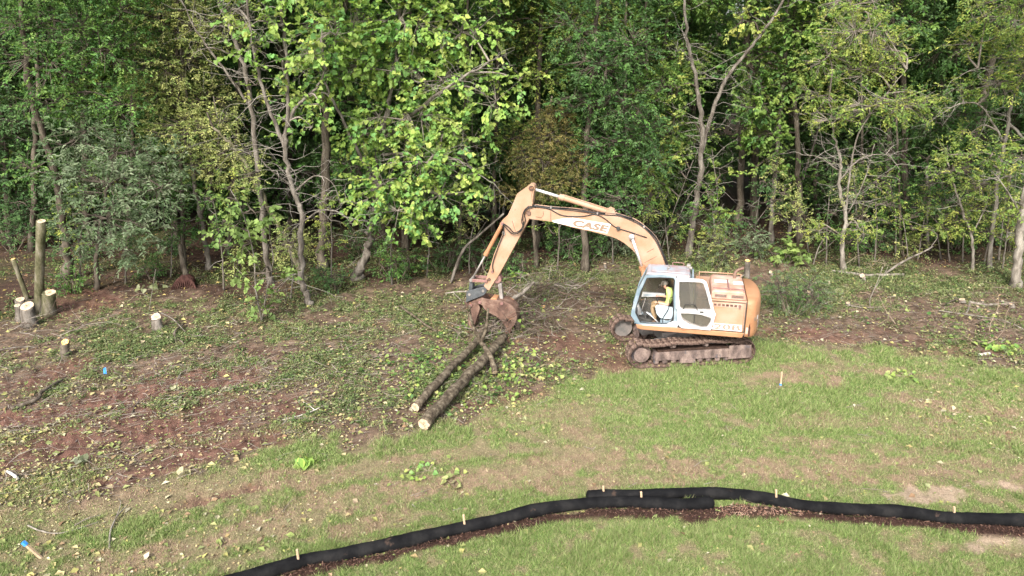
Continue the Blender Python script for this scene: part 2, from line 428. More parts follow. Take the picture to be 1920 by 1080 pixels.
WEEDY = [(1600, 525, 210, 30, .9), (1850, 530, 110, 32, .9), (1480, 560, 90, 40, .7), (700, 570, 160, 36, .75), (330, 640, 160, 36, .7), (1020, 540, 100, 45, .5), (230, 672, 80, 30, .6), (560, 625, 120, 40, .6),
         (620, 690, 120, 40, .5), (850, 660, 80, 50, .5), (1780, 645, 120, 25, .5), (700, 735, 90, 40, .5), (1300, 500, 120, 20, .6), (1100, 500, 150, 30, .5), (60, 500, 90, 30, .4), (450, 570, 60, 30, .4)]
def zones(x, y):
    px, py, f = proj(np.stack([x, y, np.zeros_like(x)], -1))
    n1 = N1.fbm(x * 0.55, y * 0.55, 4) - 0.5
    n2 = N2.fbm(x * 1.7, y * 1.7, 3) - 0.5
    n3 = N3.fbm(x * 0.22, y * 0.22, 3) - 0.5
    n5 = N4.fbm(x * 4.3, y * 4.3, 3) - 0.5
    wob = 1 + 2.0 * n2 + 0.8 * n1 + 1.2 * n5
    lawn = sstep(-14, 16, py - np.interp(px, LAWN_X, LAWN_Y) + n2 * 70 + n1 * 50)
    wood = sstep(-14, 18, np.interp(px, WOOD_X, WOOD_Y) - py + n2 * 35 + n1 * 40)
    soil = np.clip(strip(px, py, SOIL, wob=wob) + 0.0, 0, 1)
    soil = np.clip(soil * (0.9 + 1.2 * n2), 0, 1)
    dry = np.clip(strip(px, py, DRY, wob=wob) * (0.80 + 2.0 * n2 + 3.4 * n5), 0, 1)
    bare = np.clip(strip(px, py, BARE, wob=wob) * (0.75 + 2.5 * n5 + 1.5 * n2), 0, 1)
    mul = strip(px, py, MULCH, wob=np.clip(wob, .6, 1.4))
    left = 1 - sstep(250, 900, px)
    g = 0.96 + 1.6 * n1 + 1.6 * n2 + 2.8 * n5 + 0.9 * n3 - 0.30 * left
    wd = np.zeros_like(px)
    for wx, wy, sx_, sy_, am in WEEDY: wd = np.maximum(wd, am * np.exp(-((px - wx) / sx_) ** 2 - ((py - wy) / sy_) ** 2))
    near = sstep(960, 1010, py)
    g = g + 0.12 * near
    green = np.clip(g, 0, 1) * lawn * (1 - 0.85 * dry) * (1 - soil) * (1 - bare)
    return dict(px=px, py=py, f=f, lawn=lawn, wood=wood, soil=soil, dry=dry, bare=bare, mul=mul, green=green, wd=wd, n5=n5, n1=n1, n2=n2, n3=n3)

XC0, XC1 = None, None
EX_C = G(1298, 687); _a = math.radians(186.3)
EX_C = EX_C - 1.42 * np.array([-math.sin(_a), math.cos(_a), 0])

def height(x, y, z=None):
    z = zones(x, y) if z is None else z
    h = (N4.fbm(x * 0.35, y * 0.35, 3) - 0.5) * 0.22 * sstep(14, 22, y) + (N2.fbm(x * 3.1, y * 3.1, 3) - 0.5) * (0.05 + 0.06 * (1 - z['lawn'])) + z['n5'] * (0.03 + 0.13 * (1 - z['lawn']))
    h = h - 0.10 * z['soil'] - 0.03 * z['dry'] + 0.05 * z['mul'] + z['soil'] * 0.075 * rut_wave(x, y) + z['dry'] * 0.04 * rut_wave(x, y)
    h = h + 0.055 * np.maximum(0, y - 46) + 0.0012 * np.maximum(0, y - 46) ** 2 * (y < 120)
    pad = 1 - sstep(2.6, 4.2, np.hypot(x - EX_C[0], y - EX_C[1]))
    return h * (1 - pad) - 0.01 * pad

def HZ(x, y):
    return float(height(np.array([float(x)]), np.array([float(y)]))[0])

def GP(px, py, dz=0.0):
    p = G(px, py)
    p = G(px, py, HZ(p[0], p[1]) + dz)
    return np.array([p[0], p[1], HZ(p[0], p[1]) + dz])

def axis_pts(lo, a, b, hi, st):
    mid = np.arange(a, b, st)
    o1 = b + (np.linspace(0, 1, 46)[1:] ** 1.8) * (hi - b)
    o0 = a - (np.linspace(0, 1, 46)[1:] ** 1.8) * (a - lo)
    return np.concatenate([o0[::-1], mid, o1])
gx = axis_pts(-420, -20, 20, 420, 0.095)
gy = axis_pts(-300, 10, 36, 420, 0.09)
X, Y = np.meshgrid(gx, gy)
Z = zones(X, Y)
HH = height(X, Y, Z)

def lerp(a, b, t):
    return a + (np.asarray(b) - a) * t[..., None]
fine = N3.fbm(X * 6, Y * 6, 3) - 0.5
deb = np.zeros(X.shape + (3,)) + np.array([0.095, 0.066, 0.046])
deb = lerp(deb, (0.15, 0.105, 0.075), np.clip(0.5 + 3 * fine, 0, 1))
deb = lerp(deb, (0.070, 0.082, 0.030), np.clip(0.25 + Z['wd'] + 2.6 * Z['n1'] + 1.4 * Z['n2'], 0, 1) * 0.8)
redz = np.exp(-((Z['px'] - 240) / 300) ** 2 - ((Z['py'] - 790 + 0.12 * (Z['px'] - 240)) / 75) ** 2)
deb = lerp(deb * 0.85, (0.095, 0.048, 0.037), np.clip(redz * (0.7 + 1.5 * Z['n2']), 0, 1))
lawnc = lerp(np.zeros(X.shape + (3,)) + np.array([0.165, 0.138, 0.080]), (0.108, 0.148, 0.048), Z['green'])
lawnc = lerp(lawnc, (0.215, 0.148, 0.102), Z['dry'] * 0.8)
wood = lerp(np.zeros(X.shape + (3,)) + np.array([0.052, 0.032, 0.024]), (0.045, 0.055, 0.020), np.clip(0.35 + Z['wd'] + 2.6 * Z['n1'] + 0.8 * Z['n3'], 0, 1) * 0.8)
gc = lerp(deb, lawnc, Z['lawn'])
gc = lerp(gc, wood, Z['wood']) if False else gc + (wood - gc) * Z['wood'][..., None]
gc = lerp(gc, (0.118, 0.062, 0.047), Z['soil'] * 0.85)
gc = lerp(gc, (0.31, 0.235, 0.17), Z['bare'] * 0.8)
gc = lerp(gc, (0.040, 0.022, 0.016), np.clip(Z['mul'] * 1.2, 0, 1))
gc = gc * (1 + (0.5 + 0.5 * Z['soil']) * fine + 0.5 * (1 - Z['lawn']) * Z['n5'])[..., None]
gc = np.clip(gc, 0.01, 0.8)
ny, nx = X.shape
idx = np.arange(nx * ny).reshape(ny, nx)
F = np.stack([idx[:-1, :-1], idx[:-1, 1:], idx[1:, 1:], idx[1:, :-1]], -1).reshape(-1, 4)
ga = Acc(); ga.add(np.stack([X, Y, HH], -1).reshape(-1, 3), [F], gc.reshape(-1, 3))

gm, N, Lk, B = nodes_of("earth and turf")
at = N.new("ShaderNodeAttribute"); at.attribute_name = "Col"
tc = N.new("ShaderNodeTexCoord")
n_a = N.new("ShaderNodeTexNoise"); n_a.inputs['Scale'].default_value = 22; n_a.inputs['Detail'].default_value = 7; n_a.inputs['Roughness'].default_value = 0.7
Lk.new(tc.outputs['Object'], n_a.inputs['Vector'])
mr = N.new("ShaderNodeMapRange"); mr.inputs['From Min'].default_value = 0.3; mr.inputs['From Max'].default_value = 0.7; mr.inputs['To Min'].default_value = 0.55; mr.inputs['To Max'].default_value = 1.45
Lk.new(n_a.outputs['Fac'], mr.inputs['Value'])
hs = N.new("ShaderNodeHueSaturation"); Lk.new(at.outputs['Color'], hs.inputs['Color']); Lk.new(mr.outputs[0], hs.inputs['Value'])
Lk.new(hs.outputs[0], B.inputs['Base Color']); B.inputs['Roughness'].default_value = 0.95; B.inputs['Specular IOR Level'].default_value = 0.1
bp = N.new("ShaderNodeBump"); bp.inputs['Strength'].default_value = 1.0; bp.inputs['Distance'].default_value = 0.04
Lk.new(n_a.outputs['Fac'], bp.inputs['Height']); Lk.new(bp.outputs[0], B.inputs['Normal'])
g = ga.obj("ground", gm, smooth=True)
tag(g, "rough cleared ground of turf, red soil and brown litter running into the wood", None, None, 'structure')

# ------------------------------------------------------------------ leaf geometry
def leaves(acc, C, D, Nn, size, col, asp=0.55, fold=0.18, big=False):
    """C centres, D tip directions, Nn face normals, size lengths"""
    C = np.asarray(C, float); n = len(C)
    if n == 0: return
    D = D / np.maximum(np.linalg.norm(D, axis=1, keepdims=True), 1e-9)
    W = np.cross(D, Nn); W /= np.maximum(np.linalg.norm(W, axis=1, keepdims=True), 1e-9)
    Nn = np.cross(W, D)
    s = np.broadcast_to(np.asarray(size, float), (n,))[:, None]
    if big:
        rows = [(-0.5, 0, 0.0), (-0.42, -0.42, fold), (0.02, -0.40, fold * 0.8), (0.5, 0, -0.14), (0.02, 0.40, fold * 0.8), (-0.42, 0.42, fold)]
        k = asp / 0.8 * 1.15
        V = np.stack([C + s * (a * D + b * k * W + c * Nn) for a, b, c in rows], 1)
        b0 = np.arange(n)[:, None] * 6
        F = [np.concatenate([b0 + np.array([[0, 1, 2, 3]]), b0 + np.array([[0, 3, 4, 5]])])]
        acc.add(V.reshape(-1, 3), F, np.repeat(col, 6, axis=0))
    else:
        rows = [(-0.5, 0, 0.0), (-0.05, -0.5 * asp, fold), (0.5, 0, -0.05), (-0.05, 0.5 * asp, fold)]
        V = np.stack([C + s * (a * D + b * W + c * Nn) for a, b, c in rows], 1)
        b0 = np.arange(n)[:, None] * 4
        F = [np.concatenate([b0 + np.array([[0, 1, 2]]), b0 + np.array([[0, 2, 3]])])]
        acc.add(V.reshape(-1, 3), F, np.repeat(col, 4, axis=0))

def pick(pal, n, jit=0.18, w=None):
    pal = np.array(pal, float)
    i = rng.choice(len(pal), n, p=w)
    j = rng.choice(len(pal), n, p=w)
    t = rng.random((n, 1))
    c = pal[i] * (1 - t) + pal[j] * t
    return np.clip(c * (1 + jit * rng.standard_normal((n, 1))), 0.004, 0.9)

def unit(v):
    return v / np.maximum(np.linalg.norm(v, axis=-1, keepdims=True), 1e-9)

# ------------------------------------------------------------------ grass and litter (nobody could count them)
def sample_px(n, x0, x1, y0, y1):
    px = rng.uniform(x0, x1, n); py = rng.uniform(y0, y1, n)
    d = np.stack([(px - 960) / FPX, np.full(n, CP), np.full(n, -SP)], -1)
    v = -(py - 540) / FPX
    d[:, 1] += v * SP; d[:, 2] += v * CP
    t = -CAM_H / d[:, 2]
    return d[:, 0] * t, d[:, 1] * t

def grass(n, y0, y1, name, label, hmul=1.0, weedy=False):
    x, y = sample_px(n, -250, 2170, y0, y1)
    z = zones(x, y)
    if weedy:
        p = (1 - z['lawn']) * np.clip(0.22 + z['wd'] + 3.2 * z['n1'] + 2.5 * z['n2'], 0, 1) * (1 - z['soil']) * (1 - 0.6 * z['wood'])
    else:
        p = z['lawn'] * (0.55 + 0.45 * z['green']) * (1 - 0.85 * z['soil']) * (1 - 0.9 * z['bare']) * (1 - 0.45 * z['dry'])
    p = p * (1 - np.clip(z['mul'] * 1.3, 0, 1))
    k = rng.random(n) < p
    x, y = x[k], y[k]; z = {a: b[k] for a, b in z.items()}
    n = len(x)
    h = height(x, y, z)
    sc = z['f'] / 16.0
    L = hmul * (0.028 + 0.045 * rng.random(n) ** 1.5) * (1 + 1.1 * np.clip(z['n2'] * 5 + z['n5'] * 4 - .3, 0, 1)) * (0.6 + 0.7 * z['green']) * (0.7 + 0.3 * sc)
    w = 0.0070 * sc * (0.7 + 0.8 * rng.random(n))
    az = rng.uniform(0, 2 * math.pi, n); lean = 0.25 + 0.9 * rng.random(n)
    base = np.stack([x, y, h - 0.01], -1)
    tip = base + np.stack([np.cos(az) * lean * L, np.sin(az) * lean * L, L], -1)
    a2 = rng.uniform(0, 2 * math.pi, n)
    side = np.stack([np.cos(a2) * w, np.sin(a2) * w, np.zeros(n)], -1)
    gsel = np.clip(z['green'] + 0.35 * rng.standard_normal(n), 0, 1)[:, None] if not weedy else np.clip(0.75 + 0.3 * rng.standard_normal((n, 1)), 0, 1)
    dryc = pick([(0.27, 0.20, 0.135), (0.40, 0.32, 0.22), (0.19, 0.125, 0.09), (0.33, 0.28, 0.16)], n)
    grn = pick([(0.145, 0.225, 0.058), (0.215, 0.290, 0.092), (0.098, 0.175, 0.042), (0.28, 0.325, 0.135)], n)
    c = dryc * (1 - gsel) + grn * gsel
    a = Acc(); a.add(np.stack([base - side, base + side, tip], 1).reshape(-1, 3), [np.arange(3 * n).reshape(-1, 3)], np.repeat(c, 3, axis=0))
    return tag(a.obj(name, M['blade']), label, 'grass', None, 'stuff')
grass(1150000, 630, 1200, "lawn_grass", "short green and straw coloured grass of the mown clearing")
grass(420000, 480, 980, "weed_grass", "taller green weed grass growing through the brown slash", 1.9, True)

def scatter_leaves():
    a = Acc()
    n = 95000
    x, y = sample_px(n, -250, 2170, 420, 1150)
    z = zones(x, y)
    p = np.where(z['lawn'] > 0.5, 0.03 + 0.16 * (1 - sstep(250, 900, z['px'])) + 0.25 * sstep(1600, 1850, z['px']) * (z['py'] < 850) + 0.5 * np.exp(-((z['px'] - 950) / 130) ** 2 - ((z['py'] - 720) / 60) ** 2), (0.62 + 0.1 * sstep(500, 900, z['px'])) * (1 - 0.6 * z['soil']))
    k = rng.random(n) < p * (0.5 + 2 * np.clip(z['n1'] + 0.35, 0, 1))
    x, y = x[k], y[k]; z = {q: v[k] for q, v in z.items()}; n = len(x)
    C = np.stack([x, y, height(x, y, z) + 0.025 + 0.05 * rng.random(n) * (1 - z['lawn'])], -1)
    az = rng.uniform(0, 6.283, n)
    D = np.stack([np.cos(az), np.sin(az), 0.25 * rng.standard_normal(n)], -1)
    Nn = np.stack([0.35 * rng.standard_normal(n), 0.35 * rng.standard_normal(n) - 0.1, np.ones(n)], -1)
    col = pick([(0.30, 0.28, 0.10), (0.34, 0.29, 0.15), (0.18, 0.21, 0.07), (0.24, 0.165, 0.10), (0.19, 0.12, 0.07), (0.34, 0.31, 0.22), (0.15, 0.19, 0.06), (0.17, 0.20, 0.075)], n)
    big = rng.random(n) < 0.10
    s = np.where(big, rng.uniform(0.12, 0.2, n), rng.uniform(0.035, 0.095, n))
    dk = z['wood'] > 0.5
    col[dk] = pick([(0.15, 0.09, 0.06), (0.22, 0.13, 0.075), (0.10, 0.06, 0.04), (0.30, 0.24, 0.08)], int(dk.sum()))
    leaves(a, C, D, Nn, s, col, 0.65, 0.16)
    tag(a.obj("fallen_leaves", M['litter']), "yellow and brown fallen leaves strewn over the slash and lawn", 'leaf litter', None, 'stuff')
scatter_leaves()

def slash():
    a = Acc(); n = 30000
    x, y = sample_px(n, -250, 2170, 470, 960)
    z = zones(x, y)
    wl = 0.95 * np.exp(-((z['py'] - (760 - 0.12 * z['px'])) / 75) ** 2) * (z['px'] < 1000) + 0.8 * np.exp(-((z['py'] - 590) / 55) ** 2) * (z['px'] > 1380) + 0.30
    p = (1 - z['lawn']) * wl * (1 - 0.55 * z['soil']) + 0.015
    k = rng.random(n) < p
    x, y = x[k], y[k]; z = {q: v[k] for q, v in z.items()}; n = len(x)
    az = 0.35 + 0.9 * rng.standard_normal(n)
    L = 0.10 + 0.75 * rng.random(n) ** 2.6
    d = np.stack([np.cos(az), np.sin(az), 0.12 * rng.standard_normal(n)], -1) * L[:, None]
    c = np.stack([x, y, height(x, y, z) + 0.02 + 0.10 * rng.random(n) ** 2], -1)
    r = 0.003 + 0.006 * rng.random(n) ** 2
    col = pick([(0.15, 0.12, 0.095), (0.095, 0.07, 0.052), (0.21, 0.18, 0.15), (0.27, 0.24, 0.205)], n)
    m = c + np.stack([0.08 * rng.standard_normal(n), 0.08 * rng.standard_normal(n), 0.03 * rng.random(n)], -1) * L[:, None]
    a.sticks(c - d / 2, m, r, r * 0.9, 3, col); a.sticks(m, c + d / 2, r * 0.9, r * 0.35, 3, col)
    k2 = rng.random(n) < 0.5
    a.sticks(m[k2], m[k2] + 0.3 * np.stack([np.cos(az + 0.7), np.sin(az + 0.7), 0.5 * rng.random(n)], -1)[k2] * L[k2][:, None], r[k2] * 0.7, r[k2] * 0.3, 3, col[k2])
    tag(a.obj("slash_twigs", M['twig']), "tangle of thin grey and brown twigs left on the cleared strip", 'twigs', None, 'stuff')
slash()

def weeds():
    a = Acc(); n = 60000
    x, y = sample_px(n, -250, 2170, 430, 800)
    z = zones(x, y)
    p = (1 - z['lawn']) * np.clip(0.14 - 0.08 * (z['px'] < 760) * (z['py'] > 690) + 0.75 * z['wd'] + 1.5 * z['n1'] + 1.3 * z['n2'] + 0.8 * z['n5'], 0, 1) * (1 - z['soil'])
    p = p * np.where(z['px'] < 520, np.where(z['py'] < 560, 0.35, 1.0), 1.0)
    k = rng.random(n) < p
    x, y = x[k], y[k]; z = {q: v[k] for q, v in z.items()}; n = len(x)
    hh = height(x, y, z); hp = 0.05 + 0.35 * rng.random(n) ** 2 * (0.5 + z['wood'])
    Cs, Ds, Ns, Ss, Cl = [], [], [], [], []
    pal = pick([(0.10, 0.15, 0.050), (0.155, 0.205, 0.078), (0.07, 0.115, 0.038), (0.21, 0.235, 0.11)], n)
    for j in range(7):
        az = rng.uniform(0, 6.283, n); t = rng.random(n)
        o = np.stack([np.cos(az) * 0.11, np.sin(az) * 0.11, np.zeros(n)], -1) * (0.4 + rng.random(n))[:, None]
        Cs.append(np.stack([x, y, hh + hp * t], -1) + o); Ds.append(o + np.stack([np.zeros(n)] * 2 + [0.02 * rng.standard_normal(n)], -1))
        Ns.append(np.stack([0.3 * rng.standard_normal(n), 0.3 * rng.standard_normal(n), np.ones(n)], -1)); Ss.append(rng.uniform(0.05, 0.13, n)); Cl.append(pal * (1 + 0.15 * rng.standard_normal((n, 1))))
    leaves(a, np.vstack(Cs), np.vstack(Ds), np.vstack(Ns), np.concatenate(Ss), np.clip(np.vstack(Cl), 0.01, 1), 0.6, 0.12)
    tag(a.obj("ground_weeds", M['leaf']), "low broad leaved green weeds along the wood edge and between the stumps", 'weeds', None, 'stuff')
weeds()
# ------------------------------------------------------------------ trees
PAL_CAT = [(0.194, 0.307, 0.064), (0.27, 0.365, 0.083), (0.14, 0.267, 0.064), (0.335, 0.394, 0.105), (0.151, 0.307, 0.094), (0.227, 0.348, 0.077)]
PAL_OLIVE = [(0.254, 0.306, 0.096), (0.337, 0.373, 0.135), (0.177, 0.246, 0.077), (0.414, 0.423, 0.165)]
PAL_DULL = [(0.121, 0.179, 0.089), (0.169, 0.227, 0.127), (0.097, 0.147, 0.064), (0.225, 0.268, 0.166)]
PAL_GREEN = [(0.077, 0.169, 0.042), (0.114, 0.224, 0.052), (0.058, 0.129, 0.037), (0.167, 0.264, 0.066)]
PAL_DEEP = [(0.06, 0.124, 0.041), (0.087, 0.168, 0.055), (0.114, 0.198, 0.067), (0.047, 0.1, 0.035)]
PAL_BROWN = [(0.209, 0.179, 0.06), (0.159, 0.173, 0.053), (0.26, 0.221, 0.081), (0.121, 0.145, 0.045)]
PAL_YG = [(0.179, 0.265, 0.057), (0.25, 0.319, 0.076), (0.129, 0.217, 0.053), (0.329, 0.35, 0.09)]
PAL_ROUND = [(0.155, 0.225, 0.060), (0.195, 0.260, 0.075), (0.120, 0.190, 0.052)]

def crown3d(la, wa, c, rad, n, pal, size, asp, big, per=10, sprayL=0.6, droop=0.15, ldroop=0.15, twigc=(0.085, 0.07, 0.056), keep=None):
    c = np.array(c, float); rad = np.array(rad, float)
    n = max(3, int(n))
    u = unit(rng.standard_normal((n, 3))); r = rng.random((n, 1)) ** 0.5
    o = c + u * r * rad
    k = max(3, n // 12)
    nodes = c + unit(rng.standard_normal((k, 3))) * rad * 0.55 * rng.random((k, 1))
    near = nodes[np.argmin(((o[:, None] - nodes[None]) ** 2).sum(-1), 1)] if n * k < 400000 else nodes[rng.integers(0, k, n)]
    d = unit(0.8 * u + np.array([0, -0.15, -droop]) + 0.45 * rng.standard_normal((n, 3)))
    Ls = sprayL * (0.55 + 0.7 * rng.random(n))
    tc = np.tile(np.array(twigc), (n, 1)) * (0.7 + 0.6 * rng.random((n, 1)))
    h2 = rng.random(n) < 0.6; wa.sticks(near[h2], o[h2], 0.013, 0.008, 3, tc[h2]); hk = rng.random(n) < (0.5 if size > 0.15 else 0.3); wa.sticks(o[hk], (o + d * Ls[:, None])[hk], 0.008, 0.003, 3, tc[hk])
    wa.sticks(np.tile(c, (k, 1)), nodes, 0.03, 0.014, 4, np.tile(np.array(twigc), (k, 1)))
    lat = unit(np.cross(d, np.array([0, 0, 1.0])) + 1e-6)
    base = pick(pal, n, 0.16)
    Cs, Ds, Ns, Ss, Cl = [], [], [], [], []
    for j in range(per):
        t = ((j + rng.random(n)) / per)[:, None]; sd = (1 if j % 2 else -1)
        s = size * (0.5 + 0.85 * rng.random(n))
        D = unit(lat * sd * 0.8 + d * 0.55 + np.array([0, 0, -ldroop]) + 0.3 * rng.standard_normal((n, 3)))
        Cs.append(o + d * Ls[:, None] * t + D * s[:, None] * 0.55)
        Ds.append(D); Ns.append(unit(np.array([0, -0.35, 1.0]) + 0.42 * rng.standard_normal((n, 3)))); Ss.append(s)
        Cl.append(np.clip(base * (1 + 0.15 * rng.standard_normal((n, 1))), 0.006, 0.8))
    C, D, Nn, Sz, cl = np.vstack(Cs), np.vstack(Ds), np.vstack(Ns), np.concatenate(Ss), np.vstack(Cl)
    if keep is not None:
        keep.append((C, D, Nn, Sz, cl))
    else:
        leaves(la, C, D, Nn, Sz, cl, asp, 0.16, big)

def twigs(acc, start, direction, length, r, depth, col, grav=0.0):
    """a dead branch with forks"""
    n = 5; p = np.array(start, float); d = unit(np.array(direction, float)); P = [p.copy()]
    for i in range(n):
        d = unit(d + 0.28 * rng.standard_normal(3) + np.array([0, 0, -grav]))
        p = p + d * length / n; P.append(p.copy())
    P = np.array(P); rr = np.linspace(r, r * 0.35, n + 1)
    acc.tube(P, rr, 4 if r > 0.014 else 3, False, 0, np.array(col) * rnd.uniform(0.8, 1.2))
    if depth > 0:
        for i in range(2, n + 1):
            if rnd.random() < 0.75:
                dd = unit(P[i] - P[i - 1] + 0.75 * rng.standard_normal(3))
                twigs(acc, P[i], dd, length * rnd.uniform(0.35, 0.6), rr[i] * 0.7, depth - 1, col, grav)

GREYTWIG = (0.26, 0.235, 0.205)
def tree(name, label, cat, paths, bark, clumps, pal=PAL_GREEN, size=0.12, asp=0.5, big=False, cover=1.5, group=None, Y=None, bare=(), per=10, sprayL=None, droop=0.15, ldroop=0.15, twigc=(0.085, 0.07, 0.056), pieces=0, flare=1.5):
    b = paths[0][0][0]
    gp = G(b[0], b[1])
    if Y is None: Y = gp[1]
    ta, la, wa = Acc(), Acc(), Acc()
    P3 = []
    for k, (pl, r0, r1) in enumerate(paths):
        pts = [AT(q[0], q[1], Y + (q[2] if len(q) > 2 else 0.0)) for q in pl]
        if k == 0: pts[0][2] = HZ(pts[0][0], pts[0][1]) - 0.05
        sp = spline(pts, 6); P3.append(sp)
    root = empty(name, tuple(P3[0][0]))
    o0 = P3[0][0]
    for k, (pl, r0, r1) in enumerate(paths):
        sp = P3[k]; rr = np.linspace(r0, r1, len(sp))
        if k == 0: rr[0] *= flare; rr[1] *= 1 + (flare - 1) * 0.45
        sp2 = sp.copy(); sp2[1:-1] += 0.25 * r0 * rng.standard_normal((len(sp) - 2, 3))
        ta.tube(sp2 - o0, rr, 10, True, 0.16)
    keep = [] if pieces else None
    allp = np.vstack(P3)
    pxm = FPX / (Y / CP * 1.0)
    for cl in clumps:
        px, py, rx, ry = cl[:4]; dy = cl[4] if len(cl) > 4 else rnd.uniform(-1.0, 0.6); mult = cl[5] if len(cl) > 5 else 1.0
        c = AT(px, py, Y + dy)
        m = np.linalg.norm(c - CAMP) / FPX
        rad = (rx * m, max(0.5, 0.8 * min(rx, ry * 1.6) * m), ry * m)
        spx = size / m
        n = 1.7 * mult * cover * math.pi * rx * ry / (0.42 * spx * spx * asp / 0.5) / per
        crown3d(la, wa, c - o0, rad, n, pal, size, asp, big, per, sprayL or max(0.35, size * 3.5), droop, ldroop, twigc, keep)
        lower = allp[allp[:, 2] < c[2] + 0.4]
        q = lower if len(lower) else allp
        j = np.argmin(np.linalg.norm(q - c, axis=1) + 0.3 * np.abs(q[:, 2] - (c[2] - 0.8)))
        mid = (q[j] + c) / 2 + np.array([0, 0, 0.15 * np.linalg.norm(q[j] - c)]) + 0.15 * rng.standard_normal(3)
        sp = spline([q[j], mid, c], 5)
        wa.tube(sp - o0, np.linspace(0.045, 0.02, len(sp)), 5, False, 0, twigc)
    for (pi, t0, t1, n, ln, dep) in bare:
        sp = P3[pi]
        for i in range(int(n * .7) + 1):
            p = sp[int((t0 + (t1 - t0) * rnd.random()) * (len(sp) - 1))]
            d = np.array([rnd.choice((-1, 1)) * rnd.uniform(0.5, 1), rnd.uniform(-0.9, 0.2), rnd.uniform(-0.25, 0.5)])
            twigs(wa, p - o0, d, ln * rnd.uniform(0.6, 1.3), 0.0115, dep, GREYTWIG, 0.02)
    ta.obj('trunk', bark, root, True)
    if wa.n: wa.obj('branches', M['twig'], root, True)['kind'] = 'stuff'
    if keep:
        C = np.vstack([k[0] for k in keep]); D = np.vstack([k[1] for k in keep]); Nn = np.vstack([k[2] for k in keep]); Sz = np.concatenate([k[3] for k in keep]); cl = np.vstack([k[4] for k in keep])
        wz = C + o0; qx, qy, qf = proj(wz)
        inside = (qx > 20) & (qx < 1900) & (qy > 5) & (qy < 1060)
        score = np.where(inside, Sz / qf, 0) * (1.0 - 0.0 * qf) - np.where(inside, 0.004 * (wz[:, 1] - Y), 0)
        top = np.argsort(-score)[:pieces]
        rest = np.ones(len(C), bool); rest[top] = False
        leaves(la, C[rest], D[rest], Nn[rest], Sz[rest], cl[rest], asp, 0.16, True)
        protos = []
        for k in range(6):
            a = Acc(); leaves(a, np.zeros((1, 3)), np.array([[1.0, 0, 0]]), np.array([[0, 0, 1.0]]), 1.0, np.array([pal[k % len(pal)]]), asp, 0.16, True)
            protos.append(a.mesh('leaf', M['leaf']))
        for i in top:
            Dv = unit(D[i]); Wv = unit(np.cross(Dv, Nn[i])); Nv = np.cross(Wv, Dv)
            m4 = np.eye(4); m4[:3, 0] = Dv * Sz[i]; m4[:3, 1] = -Wv * Sz[i]; m4[:3, 2] = Nv * Sz[i]; m4[:3, 3] = C[i]
            lo = bpy.data.objects.new('leaf', protos[rnd.randrange(6)]); COL.objects.link(lo); lo.parent = root
            lo.matrix_local = Matrix(m4.tolist())
        cr = la.obj('crown', M['leaf'], root); cr['kind'] = 'stuff'
    elif la.n:
        la.obj('crown', M['leaf'], root)
    tag(root, label, cat, group)
    return root

tree('catalpa_tree', "big broad leaved tree hung with large bright yellow-green leaves left of the excavator arm", 'tree',
     [([(670, 526), (678, 500, -.1), (692, 455), (700, 400), (706, 330), (720, 240), (738, 130), (750, 20), (762, -140)], 0.21, 0.07),
      ([(704, 350), (665, 270, -.6), (625, 190, -1), (590, 110, -1)], 0.09, 0.03), ([(716, 265), (790, 200, -.7), (860, 150, -1.2), (930, 110, -1)], 0.09, 0.03),
      ([(712, 290), (790, 290, -.9), (860, 300, -1.4), (900, 330, -1.2)], 0.07, 0.02)],
     M['bark_grey'],
     [(650, 60, 100, 60), (760, 45, 105, 60), (865, 60, 85, 60), (700, 130, 110, 50), (830, 150, 95, 55), (930, 190, 62, 55, -.5, .6), (630, 130, 60, 45), (760, 225, 105, 55), (850, 255, 85, 50),
      (690, 250, 60, 45), (800, 305, 85, 40, -1.8), (720, 345, 80, 40, -1.6), (825, 365, 75, 32, -1.8), (745, 395, 62, 36, -1.9), (690, 372, 45, 26, -1.7), (795, 420, 34, 26, -1.6), (885, 330, 35, 35), (975, 150, 36, 36, -.5, .5),
      (560, 190, 45, 40, -1), (600, 90, 60, 40, -1), (700, -70, 150, 70, 0, .7), (860, -70, 140, 70, 0, .7), (770, -190, 150, 90, 0, .6), (600, -40, 80, 60, 0, .8)],
     PAL_CAT, 0.165, 0.8, True, 1.05, pieces=300, per=8, sprayL=0.65, droop=0.35, ldroop=0.35, bare=[(0, .2, .8, 22, 1.8, 2), (1, .2, 1, 14, 1.5, 2), (2, .3, 1, 20, 1.7, 2), (3, .2, 1, 22, 1.9, 2)], twigc=(0.19, 0.165, 0.14), flare=2.0)
